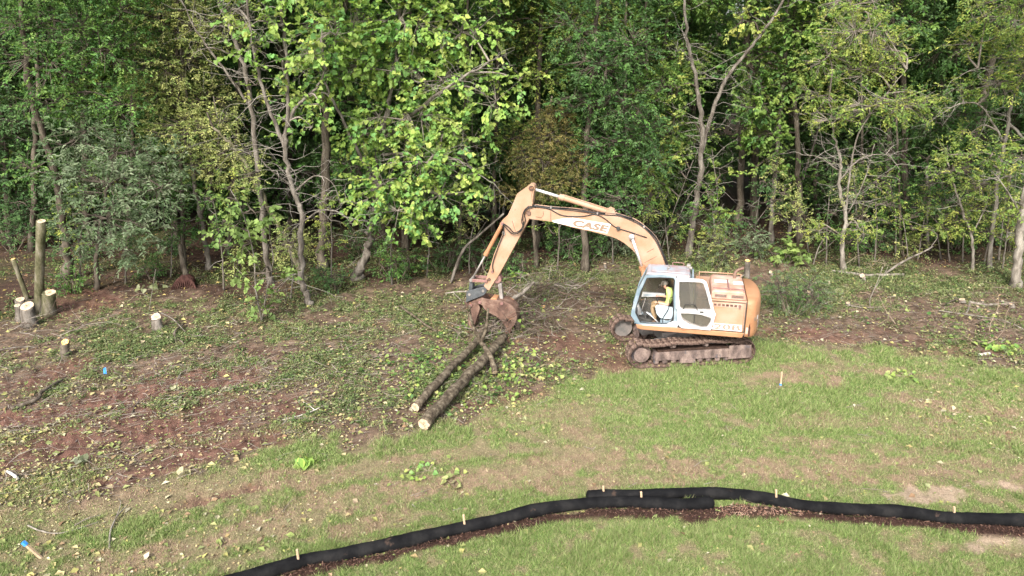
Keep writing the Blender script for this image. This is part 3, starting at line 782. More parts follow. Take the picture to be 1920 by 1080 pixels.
tree('bare_limbed_tree', "slender grey tree with curling bare branches standing at the very edge of the wood", 'tree',
     [([(581, 572), (572, 545), (564, 510), (564, 402), (550, 356), (536, 285), (540, 215), (534, 90), (526, 0), (520, -120)], 0.135, 0.04),
      ([(536, 285), (509, 213), (484, 135), (468, 40), (455, -60)], 0.085, 0.03), ([(538, 240), (556, 200), (592, 166), (610, 130)], 0.07, 0.03), ([(564, 420), (600, 395, -.4), (640, 400, -.8), (665, 425, -1)], 0.035, 0.01),
      ([(552, 360), (590, 330, -.5), (625, 345, -.9), (640, 390, -1)], 0.035, 0.01), ([(550, 350), (510, 320, -.5), (480, 290, -.7)], 0.035, 0.01)],
     M['bark_grey'], [(500, 40, 45, 22), (600, 195, 42, 16), (585, 238, 25, 15), (580, 100, 45, 30), (545, 250, 20, 12), (470, 85, 40, 22), (530, 130, 40, 22), (620, 60, 50, 30), (430, 20, 35, 18), (560, -60, 110, 60)],
     PAL_CAT, 0.165, 0.8, True, 0.9, per=7, bare=[(0, .15, .9, 52, 1.7, 2), (1, .1, 1, 26, 1.7, 2), (3, .2, 1, 8, 1.1, 1), (4, .2, 1, 8, 1.1, 1), (5, .2, 1, 6, 1.0, 1)], ldroop=0.5, twigc=(0.19, 0.165, 0.14))
tree('mossy_tree', "mossy dark tree leaning left just behind the bare limbed grey tree", 'tree',
     [([(574, 528), (556, 492), (535, 448), (500, 380), (464, 312), (430, 268), (400, 240)], 0.13, 0.05)], M['bark_moss'], [(440, 280, 50, 28), (470, 330, 40, 24), (520, 470, 30, 30), (400, 230, 50, 30)], PAL_OLIVE, 0.11, 0.5, cover=1.0, bare=[(0, .3, 1, 12, 1.5, 2)])
tree('straight_tree', "straight dark trunked tree behind the two grey trees left of the broad leaved crown", 'tree',
     [([(603, 508), (608, 400), (612, 280), (612, 155), (634, 60), (655, -40), (665, -160)], 0.22, 0.10)], M['bark_dark'], [(650, -80, 160, 70, 0, .8), (600, -180, 160, 80, 0, .7)], PAL_GREEN, 0.2, 0.55, cover=1.1, bare=[(0, .3, .8, 8, 1.5, 1)])
tree('forked_tree', "tall grey tree with a bent upper trunk and bare twigs above the olive foliage", 'tree',
     [([(508, 530), (494, 430), (484, 320), (467, 175), (441, 76), (408, 0), (380, -90)], 0.125, 0.055), ([(470, 200), (420, 130, -.4), (370, 60, -.6), (340, 0, -.6)], 0.06, 0.02), ([(450, 110), (400, 90, -.6), (360, 100, -.8)], 0.04, 0.012)],
     M['bark_grey'], [(400, -70, 120, 50), (460, 20, 40, 20), (480, 160, 28, 18), (430, 350, 40, 25)], PAL_YG, 0.15, 0.6, cover=0.9, bare=[(0, .35, .95, 18, 2.0, 2), (1, .1, 1, 12, 1.5, 2)])
tree('olive_tree', "small leaved tree with dusty olive and yellow foliage in the upper left", 'tree',
     [([(392, 505), (386, 460), (372, 380), (352, 250), (340, 100), (332, -40)], 0.13, 0.05), ([(378, 400), (400, 330, -.3), (410, 250, -.5), (400, 180, -.6)], 0.06, 0.02)],
     M['bark_grey'], [(300, 35, 85, 42), (390, 55, 55, 42), (320, 120, 85, 45), (290, 175, 60, 36), (385, 195, 65, 45), (350, 250, 80, 40), (405, 310, 55, 38), (330, 210, 60, 36), (330, -60, 120, 60)], PAL_OLIVE, 0.115, 0.5, cover=1.35, bare=[(0, .3, 1, 12, 1.4, 2)])
tree('grey_green_tree', "low spreading tree with dull grey-green narrow leaflets near the left stumps", 'tree',
     [([(180, 540), (182, 470), (195, 390), (210, 310), (215, 240)], 0.10, 0.04), ([(195, 400), (250, 350, -.4), (300, 320, -.5)], 0.05, 0.02)], M['bark_dark'],
     [(165, 245, 75, 30), (240, 285, 80, 36), (130, 268, 55, 25), (205, 345, 90, 42, -1), (290, 355, 65, 38, -1), (200, 410, 85, 40, -1.4), (270, 430, 55, 32, -1.2), (310, 305, 55, 32), (165, 460, 45, 28, -1.2), (125, 330, 55, 30), (240, 470, 30, 24, -1)],
     PAL_DULL, 0.19, 0.38, cover=1.05, per=12, sprayL=0.6)
tree('tall_leafy_tree', "tall tree with fresh green crown and leaning dark trunk in the top left corner", 'tree',
     [([(128, 525), (118, 420), (96, 300), (62, 190), (45, 60), (40, -80)], 0.19, 0.08), ([(75, 230), (140, 150), (200, 80)], 0.07, 0.03)], M['bark_dark'],
     [(60, 45, 75, 42), (150, 55, 85, 50), (95, 125, 75, 42), (205, 95, 65, 48), (150, 190, 58, 32), (225, 195, 55, 28, -.8), (235, 20, 70, 36), (90, 195, 50, 30), (60, 320, 45, 30), (110, -70, 170, 70)], PAL_GREEN, 0.13, 0.6, cover=1.3)
tree('shaded_tree', "dim dark green tree at the far left edge behind the tall stump", 'tree',
     [([(20, 460), (14, 350), (4, 240), (-20, 100), (-30, -60)], 0.2, 0.09)], M['bark_dark'], [(15, 120, 55, 60), (30, 250, 50, 50), (20, 350, 50, 40), (-40, 50, 80, 80), (60, 400, 60, 30), (-60, 250, 80, 90)], PAL_DEEP, 0.13, 0.6, cover=1.4)
tree('round_leaf_sapling', "slim sapling with round pale green leaves in tiers at the clearing edge", 'sapling',
     [([(492, 602), (480, 545), (474, 470), (455, 400), (432, 355)], 0.035, 0.012), ([(492, 600), (500, 545), (512, 490), (505, 440)], 0.025, 0.01), ([(480, 545), (455, 515), (440, 500)], 0.015, 0.006)], M['bark_pale'],
     [(470, 392, 45, 25), (440, 425, 45, 25), (500, 415, 25, 24), (490, 512, 55, 16), (478, 560, 38, 18), (458, 460, 38, 20), (420, 380, 30, 16)], PAL_ROUND, 0.16, 0.85, True, 0.85, per=7, ldroop=0.25)
tree('bronze_tree', "bushy tree with bronze and brownish olive leaves above the excavator arm", 'tree',
     [([(1005, 500), (1002, 430), (1010, 340), (1025, 250), (1035, 180)], 0.10, 0.04)], M['bark_dark'], [(1030, 255, 58, 40, -.6), (1000, 300, 58, 40, -.8), (1072, 300, 45, 40, -.6), (1040, 345, 65, 34, -.8), (975, 365, 45, 24), (1040, 215, 38, 24)], PAL_BROWN, 0.10, 0.42, cover=1.8, per=12)
tree('deep_green_tree', "dense deep green tree filling the gap above the raised boom", 'tree',
     [([(1096, 508), (1096, 400), (1100, 280), (1110, 150), (1120, 0), (1125, -100)], 0.16, 0.06)], M['bark_dark'],
     [(1120, 120, 75, 50), (1185, 90, 55, 50), (1095, 190, 65, 36), (1170, 190, 75, 48), (1150, 265, 85, 42), (1205, 250, 55, 42), (1130, 330, 75, 34), (1222, 305, 45, 34), (1085, 60, 65, 50), (1160, 370, 60, 28), (1150, -60, 130, 70)], PAL_DEEP + PAL_GREEN[:2], 0.135, 0.55, cover=1.5)
tree('yellowing_tree', "tree with green and yellowing sprays at the top centre", 'tree',
     [([(1005, 470), (1008, 300), (1010, 150), (1015, 0), (1015, -120)], 0.17, 0.08)], M['bark_dark'], [(1000, 80, 55, 48), (1060, 40, 60, 36), (960, 40, 50, 40), (1120, 30, 60, 36), (1020, 140, 50, 36), (960, 260, 55, 45), (1000, -60, 140, 60)], PAL_YG, 0.14, 0.55, cover=1.25, Y=35.5)
tree('vine_draped_tree', "dead grey forked tree draped with vines and bare twigs above the cab", 'tree',
     [([(1290, 480), (1300, 410), (1312, 330), (1316, 240), (1305, 150), (1288, 70), (1280, -40)], 0.17, 0.05), ([(1314, 290), (1335, 212), (1362, 150), (1402, 94), (1446, 40), (1490, -40)], 0.10, 0.05),
      ([(1240, 470), (1262, 400, -.4), (1300, 300, -.3)], 0.02, 0.015), ([(1250, 480), (1285, 380, -.5), (1330, 320, -.3)], 0.015, 0.012), ([(1330, 470), (1345, 380, -.3), (1335, 280, -.2)], 0.02, 0.015)],
     M['bark_grey'], [(1270, 165, 14, 38, -.6), (1260, 240, 18, 36, -.7), (1265, 290, 26, 26, -.6), (1232, 340, 30, 13, -.6), (1240, 308, 22, 24, -.6), (1345, 400, 40, 40, .3, .6), (1350, 330, 35, 40, .3, .5), (1340, 450, 40, 25, .3, .6), (1400, 40, 50, 30, 0, .7)], PAL_YG, 0.14, 0.7, True, 1.0,
     bare=[(0, .15, .95, 46, 1.8, 2), (1, .05, 1, 22, 1.8, 2), (4, .2, 1, 10, 1.2, 2)])
tree('slender_pale_tree', "slender straight pale trunk rising right of the vine draped tree", 'tree',
     [([(1445, 455), (1450, 370), (1457, 280), (1464, 200), (1472, 110), (1478, 0), (1482, -100)], 0.12, 0.07)], M['bark_pale'],
     [(1435, 205, 45, 28), (1480, 150, 48, 30), (1425, 120, 45, 40), (1500, 60, 50, 40), (1440, 300, 40, 22, -.7), (1410, 250, 35, 30, .5), (1440, 40, 50, 36), (1480, -70, 120, 60)], PAL_YG[:3] + PAL_GREEN[1:2], 0.17, 0.65, True, 1.05, per=8, bare=[(0, .3, .8, 6, 1.2, 1)])
tree('leaning_pole_tree', "thin pole of a tree leaning right in the shade beside the slender pale trunk", 'tree',
     [([(1478, 440), (1492, 390), (1508, 330), (1526, 270), (1545, 200), (1560, 130)], 0.085, 0.04)], M['bark_grey'], [(1560, 120, 50, 36), (1530, 210, 30, 20)], PAL_YG, 0.13, 0.6, cover=1.0, bare=[(0, .3, .9, 8, 1.2, 1)])
tree('crooked_small_tree', "crooked small tree with bare lower limbs and airy yellow-green top beside the fallen log", 'tree',
     [([(1581, 508), (1579, 450), (1586, 410), (1573, 345), (1576, 300), (1562, 245), (1555, 180)], 0.11, 0.03), ([(1584, 430), (1592, 335), (1610, 250, -.3), (1655, 185, -.5), (1700, 130, -.6)], 0.05, 0.015), ([(1574, 340), (1610, 300, -.5), (1660, 290, -.7), (1690, 320, -.7)], 0.035, 0.01),
      ([(1574, 320), (1535, 295, -.4), (1500, 290, -.5)], 0.03, 0.01), ([(1590, 400), (1620, 340, -.4), (1640, 270, -.6)], 0.03, 0.01)],
     M['bark_pale'], [(1555, 105, 55, 40), (1600, 60, 65, 40), (1540, 180, 55, 30), (1620, 130, 65, 40), (1570, 222, 55, 22), (1660, 90, 45, 42), (1695, 200, 55, 30), (1725, 185, 38, 24), (1535, 433, 42, 11, -.5), (1612, 430, 38, 15, -.5), (1600, 10, 70, 40), (1630, 200, 55, 28)], PAL_YG, 0.115, 0.5, cover=1.05,
     bare=[(0, .3, 1, 24, 1.7, 2), (1, .1, 1, 18, 1.6, 2), (2, .1, 1, 12, 1.3, 2), (3, .1, 1, 8, 1.2, 2), (4, .1, 1, 10, 1.3, 2)], twigc=(0.18, 0.155, 0.13))
tree('broken_snag', "short broken grey snag with a forked top behind the fallen branch", 'snag',
     [([(1740, 468), (1738, 410), (1743, 360), (1735, 325), (1738, 312)], 0.09, 0.05), ([(1742, 350), (1750, 330), (1755, 312)], 0.05, 0.03)], M['bark_pale'], [], bare=[(0, .4, .9, 4, 0.8, 1)])
tree('twiggy_tree', "many branched half bare tree with yellow tufts near the right edge", 'tree',
     [([(1854, 505), (1862, 430), (1872, 330), (1886, 260), (1898, 190), (1925, 120), (1940, 40)], 0.10, 0.05), ([(1884, 270), (1840, 200, -.4), (1800, 195, -.6), (1770, 210, -.7)], 0.05, 0.015), ([(1898, 190), (1850, 130, -.5), (1800, 140, -.7)], 0.04, 0.012), ([(1890, 230), (1930, 270, -.3), (1960, 300)], 0.06, 0.03)],
     M['bark_pale'], [(1830, 80, 55, 24), (1900, 100, 45, 26), (1870, 160, 45, 20), (1800, 170, 42, 20), (1850, 30, 55, 24), (1890, 330, 28, 20), (1820, 250, 40, 20), (1780, 290, 40, 22), (1920, 40, 40, 40), (1860, 290, 45, 22)], PAL_YG, 0.13, 0.5, cover=0.95,
     bare=[(0, .25, 1, 26, 1.7, 2), (1, .1, 1, 16, 1.5, 2), (2, .1, 1, 12, 1.4, 2), (3, .1, 1, 8, 1.4, 2)], twigc=(0.18, 0.155, 0.13))
tree('thin_leaning_tree', "thin pale tree leaning left just inside the wood with sparse yellow leaves", 'tree',
     [([(1824, 508), (1823, 450), (1808, 405), (1792, 360), (1782, 325), (1775, 290)], 0.065, 0.03), ([(1822, 440), (1845, 395, -.3), (1860, 350, -.4)], 0.03, 0.01)], M['bark_pale'], [(1790, 320, 38, 18), (1832, 345, 38, 22), (1800, 400, 36, 26, .4), (1770, 420, 40, 25, .6)], PAL_YG, 0.115, 0.5, cover=0.95, bare=[(0, .3, 1, 16, 1.3, 2), (1, .2, 1, 8, 1.0, 1)])
tree('edge_tree', "thick pale grey trunk cut by the right edge of the view", 'tree',
     [([(1903, 537), (1908, 480), (1917, 410), (1926, 340), (1938, 200), (1950, 60), (1955, -60)], 0.19, 0.09), ([(1917, 410), (1890, 360, -.4), (1860, 320, -.5)], 0.04, 0.012)], M['bark_pale'], [(1900, 385, 22, 16), (1960, -20, 120, 60), (1960, 120, 60, 60), (1915, 290, 25, 30)], PAL_YG, 0.14, 0.5, cover=1.1, bare=[(0, .3, .9, 12, 1.5, 2), (1, .2, 1, 8, 1.1, 2)])
tree('slim_twin_tree', "slim grey tree close behind the many branched tree on the right", 'tree',
     [([(1872, 488), (1880, 420), (1890, 350), (1905, 300)], 0.045, 0.02)], M['bark_grey'], [(1880, 380, 30, 22)], PAL_YG, 0.12, 0.5, cover=0.8, bare=[(0, .2, 1, 8, 1.2, 1)])
tree('leafy_bough_tree', "tree with broad fresh green leaves around the dark opening right of the cab", 'tree',
     [([(1500, 440), (1498, 330), (1490, 210), (1488, 90), (1490, -60)], 0.16, 0.07)], M['bark_dark'], [(1410, 200, 45, 30, -.5), (1425, 165, 40, 30, -.5), (1400, 120, 45, 36), (1440, 250, 48, 24, -.6), (1520, 130, 60, 40), (1540, 40, 60, 50), (1690, 40, 60, 50), (1480, -70, 140, 60), (1500, 330, 50, 26, .8, .7)], PAL_GREEN[1:] + PAL_YG[:1], 0.16, 0.7, True, 1.2, per=8, Y=36.5)

# dim trunks standing deeper, crowns overhead
DEEP_LABELS = ['left of two dark trunks in the black gap right of the vine draped tree', 'right of two dark trunks in the black gap right of the vine draped tree', 'dark trunk in the shade between the crooked small tree and the broken snag', 'dark trunk just left of the broken snag, deep in shade', 'dark trunk just right of the broken snag, deep in shade', 'dim trunk between the leaning pole and the crooked small tree', 'dim trunk left of the thin leaning tree on the right', 'dim trunk behind the low grey-green tree on the left', 'thin dark trunk rising over the red brown root ball', 'dim trunk right of the low grey-green tree', 'thin dark trunk behind the brush left of the bucket cylinder', 'dim trunk behind the excavator stick', 'dim trunk under the middle of the boom', "dim trunk close to the boom's bend, left of the vines", "dark trunk right of the broad leaved tree's leaning base", 'dim trunk behind the tall grey stub near the left edge', 'dim trunk behind the round leaved sapling', 'dark trunk at the right edge behind the many branched tree', 'thin dim trunk close right of the crooked small tree', 'thin dim trunk between the crooked small tree and the broken snag, nearer the slash', 'dim trunk behind the brown litter slope left of the sapling']
DEEP = [(1385, 428, 0.20), (1412, 418, 0.22), (1662, 425, 0.17), (1700, 440, 0.18), (1760, 420, 0.2), (1530, 405, 0.15), (1812, 415, 0.2), (160, 452, 0.19), (345, 505, 0.10), (240, 470, 0.12), (860, 505, 0.09), (925, 470, 0.12), (1175, 455, 0.1), (1215, 450, 0.09), (760, 470, 0.15), (60, 470, 0.14), (430, 480, 0.12), (1900, 420, 0.2), (1620, 470, 0.07), (1690, 470, 0.06), (330, 450, 0.14)]
for i, (px, py, r) in enumerate(DEEP):
    ln = rnd.uniform(-18, 26)
    tree('woodland_tree', DEEP_LABELS[i], 'tree', [([(px, py), (px + ln * .3, py - 150), (px + ln * .7, py - 330), (px + ln, -40), (px + ln * 1.2, -170)], r, r * 0.5)], M['bark_dark'],
         [(px + ln, 40, 80, 40, .5, .8), (px + ln + 40, -60, 150, 60, 0.6, .7), (px + ln - 30, -160, 150, 80, 0, .6)] + ([] if 1375 < px < 1420 or 1655 < px < 1765 else [(px + rnd.uniform(-40, 40), py - 90, 45, 26, rnd.uniform(-.5, .6), .7), (px + rnd.uniform(-50, 50), py - 170, 55, 32, rnd.uniform(-.5, .6), .8), (px + rnd.uniform(-50, 50), py - 270, 60, 36, rnd.uniform(-.5, .6), .8)]), PAL_DEEP if i % 2 else PAL_GREEN, 0.19, 0.55, cover=1.0, group='dark trunks inside the shaded wood', bare=[(0, .2, .7, 5, 1.3, 1)])

SAPS = [(620, 540, 'thin whip of a sapling right of the bare limbed grey tree'), (735, 535, 'thin sapling in front of the leaning trunk base'), (800, 520, 'thin sapling under the hanging yellow-green leaves'), (880, 515, 'thin sapling seen just left of the bucket cylinder'), (1045, 505, 'thin sapling right of the excavator stick'), (1090, 500, 'thin straight sapling under the middle of the boom'), (1150, 495, 'thin sapling under the right half of the boom'), (1205, 490, 'thin sapling beside the boom just before the cab'), (1255, 488, 'thin sapling left of the vine draped tree'), (1350, 488, 'thin sapling right of the vine draped tree'), (1410, 478, 'thin sapling beside the tall thin stump'), (1520, 490, 'thin sapling above the wispy shrub'), (1640, 490, 'thin sapling above the fallen log'), (1680, 482, 'thin sapling where the long pale branch begins'), (1780, 492, 'thin sapling right of the broken snag'), (1805, 495, 'thin sapling left of the thin leaning tree'), (1880, 505, 'thin sapling left of the thick trunk at the right edge'), (420, 545, 'thin sapling left of the round leaved sapling'), (320, 520, 'thin sapling left of the red brown root ball'), (545, 560, 'thin sapling between the round leaved sapling and the bare limbed tree'), (150, 520, 'thin sapling behind the mossy stump'), (235, 530, 'thin sapling under the grey-green tree')]
SAPS += [(1550, 498, 'thin sapling between the leaning pole and the crooked small tree'), (1612, 500, "thin sapling just right of the crooked small tree's foot"), (1720, 488, "thin sapling left of the broken snag's foot"), (1765, 485, 'thin sapling close right of the broken snag'), (1845, 490, "thin sapling left of the many branched tree's foot"), (1480, 478, 'thin sapling right of the slender pale trunk')]
for i, (px, py, lb) in enumerate(SAPS):
    h = rnd.uniform(110, 200); ln = rnd.uniform(-30, 30); pl = (PAL_YG, PAL_GREEN, PAL_DEEP, PAL_OLIVE)[i % 4]
    tree('sapling', lb, 'sapling', [([(px, py), (px + ln * .2 + rnd.uniform(-6, 6), py - h * .4), (px + ln * .6, py - h * .75), (px + ln, py - h)], 0.035, 0.01), ([(px + ln * .2, py - h * .4), (px + ln * .2 + rnd.choice((-1, 1)) * 30, py - h * .7)], .016, .006)], M['bark_grey'],
         [(px + ln, py - h, 26, 20, 0), (px + ln * .7 + rnd.uniform(-22, 22), py - h * .75, 32, 18, -.2), (px + rnd.uniform(-25, 25), py - h * .5, 28, 15, -.2)], pl, 0.11, 0.5, cover=0.7, group='thin saplings along the edge of the wood', bare=[(0, .3, 1, 5, .8, 1)])

# background wood: prototypes copied tree by tree
def proto_tree(name, h, rad, pal, nl, size, low):
    root = empty(name, (0, 0, 0)); ta, la, wa = Acc(), Acc(), Acc()
    sp = spline([(0, 0, -0.2), (rnd.uniform(-.3, .3), 0, h * .35), (rnd.uniform(-.6, .6), 0, h * .7), (0, 0, h)], 5)
    ta.tube(sp, np.linspace(0.24, 0.06, len(sp)), 8, True, 0.15)
    for k in range(11):
        z = low + (h - low) * (k + 0.5) / 11; a = k * 2.4 + rnd.random()
        rr = rad * (0.75 if k < 9 else 0.4)
        crown3d(la, wa, (math.cos(a) * rr * .6, math.sin(a) * rr * .6, z), (rr * .75, rr * .75, 1.0), nl // 110, pal, size, 0.55, False, 10, 0.7)
    ta.obj('trunk', M['bark_dark'], root, True); wa.obj('branches', M['twig'], root)['kind'] = 'stuff'; la.obj('crown', M['leaf'], root)
    return root
def copy_thing(root, loc, rz, sc):
    c = root.copy(); COL.objects.link(c); c.location = loc; c.rotation_euler = (0, 0, rz); c.scale = (sc, sc, sc)
    for ch in root.children:
        q = ch.copy(); COL.objects.link(q); q.parent = c
    return c
protos = [(proto_tree('forest_tree', 17, 3.6, PAL_GREEN + PAL_DEEP[:2], 26000, 0.21, 1.6), "tall leafy green tree closing the back of the wood", 'green trees at the back of the wood'),
          (proto_tree('forest_tree', 16, 3.4, PAL_DEEP + PAL_GREEN[:2], 26000, 0.20, 1.0), "tall dark green tree closing the back of the wood", 'dark trees at the back of the wood'),
          (proto_tree('forest_tree', 18, 3.4, PAL_YG[:3] + PAL_GREEN[:2], 24000, 0.20, 2.2), "tall yellowing tree closing the back of the wood", 'yellowing trees at the back of the wood')]
spots = []
for row, (y0, stepx) in enumerate(((38.5, 3.9), (43.5, 4.2), (50.0, 4.8))):
    half = y0 * 0.78 + 5
    x = -half
    while x < half:
        xx, yy = x + rnd.uniform(-1, 1), y0 + rnd.uniform(-1.6, 1.6)
        dark_gap = (10.5 < xx < 15.5 or 19 < xx < 22) and row == 0
        if not dark_gap: spots.append((xx, yy))
        x += stepx
used = [False] * 3
for i, (x, y) in enumerate(spots):
    k = rnd.choice((0, 0, 0, 1, 1, 2)) if i > 2 else i
    root, lab, grp = protos[k]
    sc = rnd.uniform(0.85, 1.2); loc = (x, y, HZ(x, y)); rz = rnd.uniform(0, 6.28)
    if used[k]: o = copy_thing(root, loc, rz, sc)
    else:
        o = root; used[k] = True; o.location = loc; o.rotation_euler = (0, 0, rz); o.scale = (sc,) * 3
    tag(o, lab, 'tree', grp)
# the far wood reads as one mass
fa, fw = Acc(), Acc()
n = 28000
x = rng.uniform(-75, 75, n); y = 62 + 14 * rng.random(n); zz = rng.random(n) ** 0.8 * 24
C = np.stack([x, y, height(x, y) + zz + 3.0 * (N1.fbm(x * .2, y * .2, 3) - .5)], -1)
leaves(fa, C, unit(rng.standard_normal((n, 3))), unit(np.array([0, -.5, 1.0]) + 0.4 * rng.standard_normal((n, 3))), rng.uniform(0.6, 1.05, n), pick(PAL_DEEP + PAL_GREEN[:2], n), 0.7, 0.15)
tag(fa.obj('distant_woods', M['leaf']), "far dark green woods seen through the gaps between trunks", 'woods', None, 'stuff')

# shrubs along the edge
def shrub(name, label, px, py, rx, ry, pal, size, asp=0.5, h=None, cover=1.6, group=None, dense=1.0, cat='shrub', big=False, flat=1.0):
    p = GP(px, py); root = empty(name, tuple(p)); la, wa = Acc(), Acc()
    m = np.linalg.norm(p - CAMP) / FPX
    R, H_ = rx * m, ry * m * 2
    k = max(3, int(5 * rx / ry))
    for j in range(k):
        c = (rnd.uniform(-.6, .6) * R, rnd.uniform(-.5, .5) * min(R, 1.4), H_ * rnd.uniform(.30, .65))
        wa.tube(spline([(c[0] * .3, c[1] * .3, -0.03), (c[0] * .7, c[1] * .8, c[2] * .5), c], 4), np.linspace(.022, .01, 9), 5, False, 0, (.16, .13, .1))
        spx = size / m
        n = cover * dense * math.pi * rx * ry / k * 1.6 / (0.42 * spx * spx * asp / .5) / 10
        crown3d(la, wa, c, (R * .5, min(R * .5, .9), H_ * .42 * flat), n, pal, size, asp, big, 10, max(.25, size * 3))
    wa.obj('stems', M['twig'], root, True)['kind'] = 'stuff'; la.obj('foliage', M['leaf'], root)
    return tag(root, label, cat, group)
shrub('wispy_shrub', "wispy grey-green shrub of fine leaves just behind the counterweight", 1485, 588, 78, 40, PAL_DULL + PAL_GREEN[:2], 0.085, 0.3, cover=0.8)
shrub('broadleaf_shrub', "low plant with broad light green leaves at the foot of the slender pale trunk", 1470, 490, 42, 18, PAL_ROUND, 0.2, 0.6, cover=1.2, big=True)
shrub('boom_shrub', "green shrub showing below the raised boom", 1085, 490, 60, 36, PAL_DEEP + PAL_GREEN[:2], 0.12, 0.5)
shrub('arm_shrub', "leafy shrub directly behind the excavator arm", 955, 520, 45, 36, PAL_DEEP + PAL_GREEN[:1], 0.11, 0.5)
shrub('bright_shrub', "bright green shrub under the broad leaved crown", 745, 525, 48, 34, PAL_GREEN, 0.13, 0.55, cover=1.4)
shrub('trunk_shrub', "low dark shrub between the grey trunks and the leaning trunk base", 630, 545, 34, 26, PAL_DEEP, 0.11, 0.5)
shrub('stump_shrub', "small bright green shrub behind the mossy stump", 135, 550, 32, 22, PAL_GREEN, 0.12, 0.5)
shrub('litter_shrub', "low green shrub standing alone in the brown leaf litter", 285, 525, 26, 20, PAL_GREEN[:2] + PAL_DEEP, 0.11, 0.5)
shrub('twig_shrub', "brownish twiggy shrub at the foot of the vine draped tree", 1335, 500, 45, 40, PAL_OLIVE + PAL_DULL, 0.08, 0.4, cover=1.0)
shrub('yellow_shrub', "small bright yellow-green shrub right of the bucket jaw", 962, 525, 14, 12, PAL_CAT, 0.12, 0.6, cover=1.3)
SHRUB_LABELS = ['low shrub behind the leaning stub at the left edge', 'low shrub behind the tall mossy stump and the grey stub', 'small olive shrub behind the round leaved sapling', 'olive shrub between the two grey trunks at the clearing edge', 'low shrub left of the brush that surrounds the jaws', 'low shrub behind the bucket cylinder', 'dull shrub behind the bend of the boom', "dull shrub just left of the vine draped tree's foot", 'taller shrub behind the boom near the vine draped tree', 'dull low shrub behind the tall thin stump', 'green shrub behind the forked grey branch', 'low shrub behind the fallen log', 'flat olive shrub behind the long pale fallen branch', 'green shrub left of the thin leaning tree', 'taller dark shrub between the thin leaning and many branched trees', 'yellowish shrub behind the pale trunk at the right edge', 'low shrub up the litter slope behind the root ball', 'low shrub behind the leaning base of the broad leaved tree', 'dark shrub behind the stick and boom joint', 'dark shrub at the right foot of the vine draped tree', 'dark shrub deep behind the slender pale trunk', 'dark shrub deep behind the broken snag', 'dark shrub deep behind the crooked small tree', 'dark shrub deep behind the low grey-green tree', 'dark shrub deep behind the tall grey stub']
for si, (px, py, rx, ry, pl) in enumerate([(25, 470, 55, 30, PAL_DEEP), (150, 490, 45, 26, PAL_DEEP), (440, 520, 35, 26, PAL_OLIVE), (560, 490, 40, 34, PAL_OLIVE), (830, 505, 48, 30, PAL_DEEP), (900, 510, 40, 34, PAL_DEEP), (1150, 475, 50, 32, PAL_DULL), (1215, 470, 50, 30, PAL_DULL), (1260, 440, 45, 34, PAL_DEEP), (1400, 480, 40, 20, PAL_DULL), (1560, 470, 45, 18, PAL_GREEN), (1640, 470, 50, 18, PAL_DEEP), (1700, 480, 40, 14, PAL_OLIVE), (1790, 465, 42, 24, PAL_GREEN), (1830, 450, 50, 36, PAL_DEEP), (1890, 470, 40, 24, PAL_YG), (330, 480, 45, 22, PAL_DEEP), (680, 480, 45, 30, PAL_DEEP), (1040, 470, 50, 34, PAL_DEEP), (1360, 440, 36, 26, PAL_DEEP), (1480, 400, 40, 22, PAL_DEEP), (1720, 410, 50, 24, PAL_DEEP), (1600, 390, 50, 20, PAL_DEEP), (240, 440, 60, 30, PAL_DEEP), (90, 430, 60, 36, PAL_DEEP)]):
    shrub('woodland_shrub', SHRUB_LABELS[si], px, py, rx * (1.15 if px > 1380 else 1.0), ry * (1.45 if px > 1380 else 1.0), pl, 0.12, 0.5, group='low shrubs along the edge of the wood', cover=1.4 if px > 1380 else 1.2)
# ------------------------------------------------------------------ excavator
EYAW = 13.0
ex = empty('excavator', (EX_C[0], EX_C[1], 0.0), math.radians(180 - EYAW))
tag(ex, "faded orange tracked excavator with blue grey cab and raised arm gripping logs", 'excavator')
_a = math.radians(180 - EYAW)
EXX = np.array([math.cos(_a), math.sin(_a), 0]); EXY = np.array([-math.sin(_a), math.cos(_a), 0])
EO = np.array([EX_C[0], EX_C[1], 0.0])

def L(px, py, y0):
    """photo measurement to (x, z) on the machine's own vertical plane y = y0"""
    d = ray(px, py); o = EO + EXY * y0
    t = ((o - CAMP) @ EXY) / (d @ EXY); p = CAMP + t * d
    return np.array([(p - EO) @ EXX, p[2]])
def LW(x, y, z):
    return EO + EXX * x + EXY * y + np.array([0, 0, z])
def c1(pts, y): return [L(1120 + a / 4.5, 460 + b / 4.5, y) for a, b in pts]
def c2(pts, y): return [L(860 + a / 3.6, 330 + b / 3.6, y) for a, b in pts]
def c3(pts, y): return [L(1170 + a / 8.306, 490 + b / 8.306, y) for a, b in pts]
def c5(pts, y): return [L(860 + a / 6.0, 480 + b / 6.0, y) for a, b in pts]

